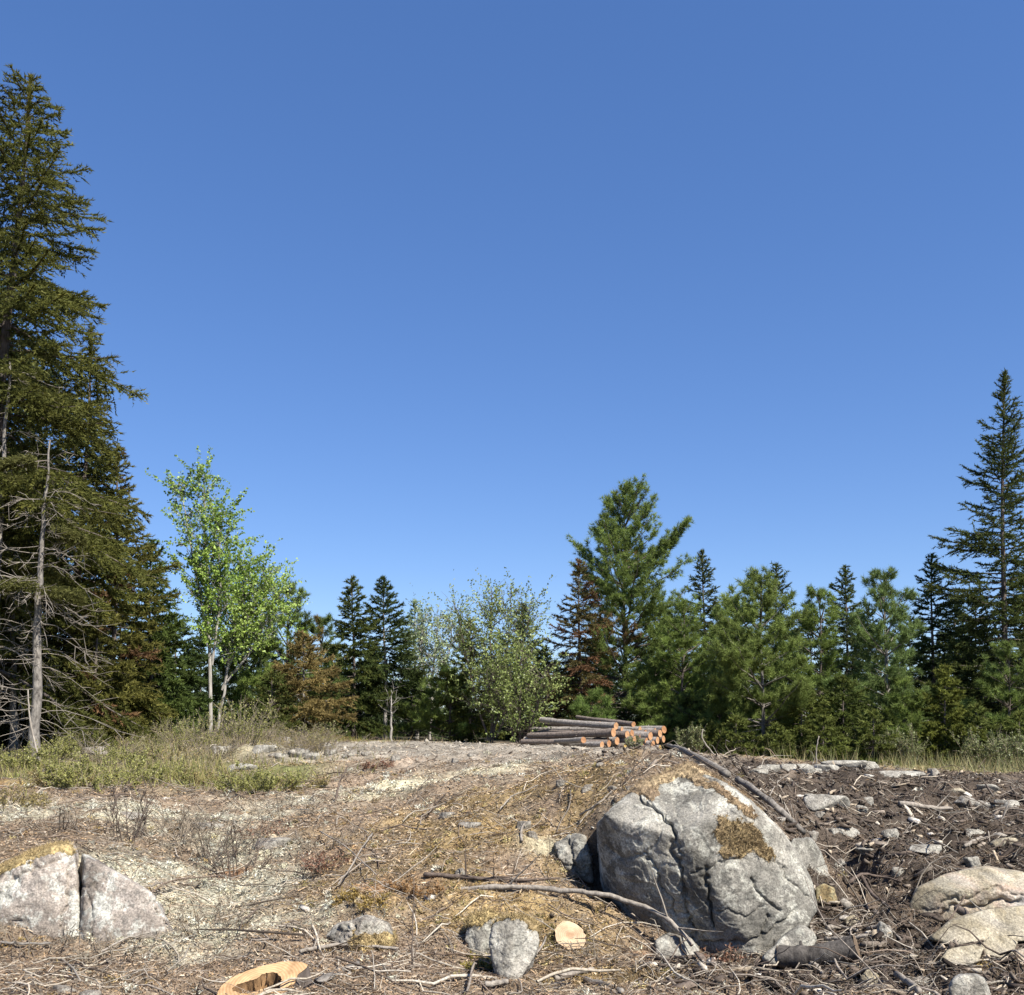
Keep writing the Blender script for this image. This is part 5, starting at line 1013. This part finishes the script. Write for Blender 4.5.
pal = np.array([(.32, .28, .23), (.42, .37, .30), (.20, .155, .12), (.11, .08, .06), (.27, .20, .14), (.5, .44, .36)]); C = pal[rg.choice(6, N, p=[.20, .10, .26, .26, .15, .03])] * rg.uniform(.6, 1.1, (N, 1))
s = Soup(); s.add(V, Q, None, rep(C, K * 4)); tag(s.build('twig_litter', M_dry), 'countless dry twigs lying over the slope and debris', 'twigs', None, 'stuff')
# a second, coarser tangle of branches where the ground was churned up
rg = R_(931); X, Y = field(9000, 1.6, 5.8, 24, rg); X, Y, w = pick(X, Y, {'dark': .75, 'litter': .22, 'rust': .25, 'lichen': .15}, rg); N = len(X)
L = np.clip(np.exp(rg.normal(-1.35, .5, N)), .1, .9) * (Y / 9) ** .3; a = rg.uniform(0, 6.28, N); K = 6; t = np.linspace(-.5, .5, K); cv = rg.normal(0, .35, N); kk = rg.normal(0, .045, N)
px_ = X[:, None] + L[:, None] * (np.cos(a)[:, None] * t - np.sin(a)[:, None] * (cv[:, None] * t ** 2 + kk[:, None] * np.sin(t * 9))); py_ = Y[:, None] + L[:, None] * (np.sin(a)[:, None] * t + np.cos(a)[:, None] * (cv[:, None] * t ** 2 + kk[:, None] * np.sin(t * 9)))
pz = hz(px_, py_) + .015 + np.abs(rg.normal(0, .03, (N, 1))) + (rg.normal(0, .35, N) * (rg.random(N) < .4))[:, None] * L[:, None] * (t + .5) + .1 * L[:, None] * (.25 - t ** 2)
r0 = np.clip(L * .012, .002, .008) * rg.uniform(.5, 1.4, N); V, Q, _ = tubes(np.stack([px_, py_, pz], -1), r0[:, None] * np.array([.8, 1, 1, .85, .7, .4]), 5)
pal = np.array([(.36, .32, .26), (.26, .22, .18), (.15, .115, .09), (.09, .07, .055), (.42, .36, .28)]); C = pal[rg.integers(0, 5, N)] * rg.uniform(.6, 1.1, (N, 1))
s = Soup(); s.add(V, Q, None, rep(C, K * 5)); tag(s.build('branch_tangle', M_dry), 'tangled broken branches strewn through the churned dark soil', 'branches', None, 'stuff')
# reindeer lichen puffs
def puffs(name, label, n, wts, per, rad, cols, lng, wdt, y1, seed, mat=M_dry, flat=.75):
    rg = R_(seed); X, Y = field(n, 1.7, 5.6, y1, rg); X, Y, w = pick(X, Y, wts, rg); z = hz(X, Y); N = len(X); sc_ = (Y / 9) ** .5
    rr = rg.uniform(.5, 1.3, N) * rad * sc_; d = rg.normal(size=(N, per, 3)); d[..., 2] = np.abs(d[..., 2]); d = nrm(d); b0 = np.stack([X, Y, z - .008], -1)[:, None] + d * np.array([1, 1, flat]) * rr[:, None, None] * rg.uniform(.55, 1, (N, per, 1))
    dl = nrm(d * .5 + rg.normal(size=d.shape) * .7); V, T = blades(b0.reshape(-1, 3), dl.reshape(-1, 3), (rg.uniform(.6, 1.4, (N, per)) * lng * sc_[:, None]).ravel(), (rg.uniform(.6, 1.4, (N, per)) * wdt * sc_[:, None]).ravel(), rg)
    cl = np.array(cols)[rg.integers(0, len(cols), N)] * rg.uniform(.75, 1.15, (N, 1)); C = rep(cl, per) * rg.uniform(.65, 1.25, (N * per, 1)); s = Soup(); s.add(V, None, T, rep(C, 3)); tag(s.build(name, mat), label, name.replace('_', ' '), None, 'stuff')
puffs('reindeer_lichen', 'pale grey green lichen cushions over the left slope', 9000, {'lichen': .9, 'cream': .5, 'litter': .05}, 40, .055, [(.46, .45, .37), (.52, .51, .42), (.36, .35, .28), (.42, .40, .29)], .030, .011, 18, 31)
puffs('cream_lichen', 'cream coloured lichen mat along the crest of the mound', 5200, {'cream': 1.0, 'lichen': .06}, 40, .06, [(.60, .57, .42), (.54, .50, .34), (.62, .60, .47)], .026, .012, 18, 32)
puffs('ground_moss', 'golden brown moss cushions on the mound', 11000, {'moss': .8, 'litter': .10, 'rust': .25}, 40, .05, [(.27, .195, .075), (.24, .16, .07), (.42, .35, .16), (.19, .16, .06), (.30, .22, .10), (.20, .14, .085)], .024, .010, 18, 33)
# grass and weeds
def grass(name, label, n, wts, h0, h1, cols, y0, y1, seed, p=1.2, wd=.014, xk=.75):
    rg = R_(seed); X, Y = field(n, p, y0, y1, rg, xk); X, Y, w = pick(X, Y, wts, rg); N = len(X); k = fbm(xy3(X, Y) * .8, 3, seed) + .35 * rg.normal(size=N); q = k > -.15; X, Y = X[q], Y[q]; N = len(X)
    B = np.stack([X, Y, hz(X, Y) - .01], -1); d = nrm(np.stack([rg.normal(0, .4, N), rg.normal(0, .4, N), np.ones(N)], -1)); hh = rg.uniform(h0, h1, N)
    V, T = blades(B, d, hh, wd * rg.uniform(.6, 1.3, N), rg); C = np.array(cols)[rg.integers(0, len(cols), N)] * rg.uniform(.7, 1.3, (N, 1)); s = Soup(); s.add(V, None, T, rep(C, 3)); tag(s.build(name, M_grass), label, 'grass', None, 'stuff')
grass('dry_grass', 'tan and green tall grass at the edge of the right hand trees', 60000, {'tan': 1.0}, .15, .6, [(.26, .23, .12), (.32, .27, .13), (.17, .19, .08), (.22, .22, .10)], 20, 34, 41)
grass('green_ground_cover', 'green and orange ground cover on the left rise', 150000, {'green': .95}, .06, .30, [(.18, .19, .055), (.25, .24, .075), (.30, .24, .11), (.26, .21, .13)], 12.5, 30, 42)
# woody debris chunks on the right
rg = R_(950); X, Y = field(46000, 1.6, 5.8, 24, rg); X, Y, w = pick(X, Y, {'dark': .7}, rg); N = len(X); z = hz(X, Y); sc_ = (Y / 9) ** .5
L = np.minimum(np.exp(rg.normal(-2.95, .7, N)), .22) * sc_; dm = np.stack([L, np.minimum(L * rg.uniform(.10, .5, N), .04), np.minimum(L * rg.uniform(.08, .4, N), .03)], -1); Rm = nrm(rg.normal(size=(N, 3)) * np.array([1, 1, .35])); up = nrm(np.cross(Rm, nrm(np.cross(Rm, np.array([0, 0, 1.0]) + rg.normal(0, .35, (N, 3)))))); sd = np.cross(Rm, up)
cn = np.array([(i, j, k) for i in (-1, 1) for j in (-1, 1) for k in (-1, 1)], float) * .5
pr = cn[None] * rg.uniform(.35, 1.3, (N, 8, 3)); V = np.stack([X, Y, z + .3 * dm[:, 2] + rg.uniform(0, .03, N)], -1)[:, None] + (pr[..., :1] * dm[:, None, :1]) * Rm[:, None] + (pr[..., 1:2] * dm[:, None, 1:2]) * sd[:, None] + (pr[..., 2:] * dm[:, None, 2:]) * up[:, None]
bq = np.array([(0, 1, 3, 2), (4, 6, 7, 5), (0, 4, 5, 1), (2, 3, 7, 6), (0, 2, 6, 4), (1, 5, 7, 3)]); Q = (np.arange(N)[:, None, None] * 8 + bq[None]).reshape(-1, 4)
pal = np.array([(.06, .047, .038), (.10, .078, .062), (.17, .14, .112), (.30, .245, .18), (.035, .027, .022), (.42, .37, .30)]); C = pal[rg.choice(6, N, p=[.34, .27, .15, .07, .13, .04])] * rg.uniform(.7, 1.3, (N, 1))
s = Soup(); s.add(V.reshape(-1, 3), Q, None, rep(C, 8)); tag(s.build('woody_debris', M_dry), 'dark broken bark and wood chunks churned into the soil on the right', 'wood debris', None, 'stuff')
# broken stone chips through the debris
rg = R_(970); X, Y = field(1500, 1.5, 5.9, 24, rg); X, Y, w = pick(X, Y, {'dark': .55, 'lichen': .04, 'litter': .03}, rg); N = len(X); D0, T0 = ico(1)
r = np.exp(rg.normal(-3.25, .5, N)) * (Y / 10) ** .6; sh_ = np.stack([r * rg.uniform(.8, 1.7, N), r * rg.uniform(.6, 1.1, N), r * rg.uniform(.25, .7, N)], -1); a = rg.uniform(0, 6.28, N)
V = D0[None] * sh_[:, None] * rg.uniform(.62, 1.2, (N, len(D0), 1)); ca, sa = np.cos(a)[:, None], np.sin(a)[:, None]; V = np.stack([V[..., 0] * ca - V[..., 1] * sa, V[..., 0] * sa + V[..., 1] * ca, V[..., 2] + rg.uniform(-.2, .4, (N, 1)) * V[..., 0]], -1) + np.stack([X, Y, hz(X, Y) + .25 * sh_[:, 2]], -1)[:, None]
pal = np.array([(.46, .41, .33), (.38, .33, .26), (.30, .27, .23), (.50, .46, .40)]); s = Soup(); s.add(V.reshape(-1, 3), None, (np.arange(N)[:, None, None] * len(D0) + T0[None]).reshape(-1, 3), rep(pal[rg.integers(0, 4, N)] * rg.uniform(.7, 1.1, (N, 1)), len(D0)))
tag(s.build('stone_chips', M_dry), 'broken pale stone chips scattered through the dark debris', 'stone chips', None, 'stuff')
# gravel and grit on the flat top
X, Y = field(26000, 1.3, 8, 30, rg); X, Y, w = pick(X, Y, {'gravel': .9, 'litter': .06, 'dark': .08, 'cream': .1}, rg); N = len(X); r = np.exp(rg.normal(-4.35, .5, N)) * (Y / 12) ** .5; oc = np.array([(1, 0, 0), (-1, 0, 0), (0, 1, 0), (0, -1, 0), (0, 0, .8), (0, 0, -.8)], float)
V = np.stack([X, Y, hz(X, Y)], -1)[:, None] + oc[None] * r[:, None, None] * rg.uniform(.6, 1.3, (N, 6, 1)); ot = np.array([(0, 2, 4), (2, 1, 4), (1, 3, 4), (3, 0, 4), (2, 0, 5), (1, 2, 5), (3, 1, 5), (0, 3, 5)]); T = (np.arange(N)[:, None, None] * 6 + ot[None]).reshape(-1, 3)
s = Soup(); s.add(V.reshape(-1, 3), None, T, rep(np.array((.29, .26, .215)) * rg.uniform(.55, 1.2, (N, 1)), 6)); tag(s.build('gravel', M_dry), 'grey gravel and grit on the flat top and between the debris', 'gravel', None, 'stuff')
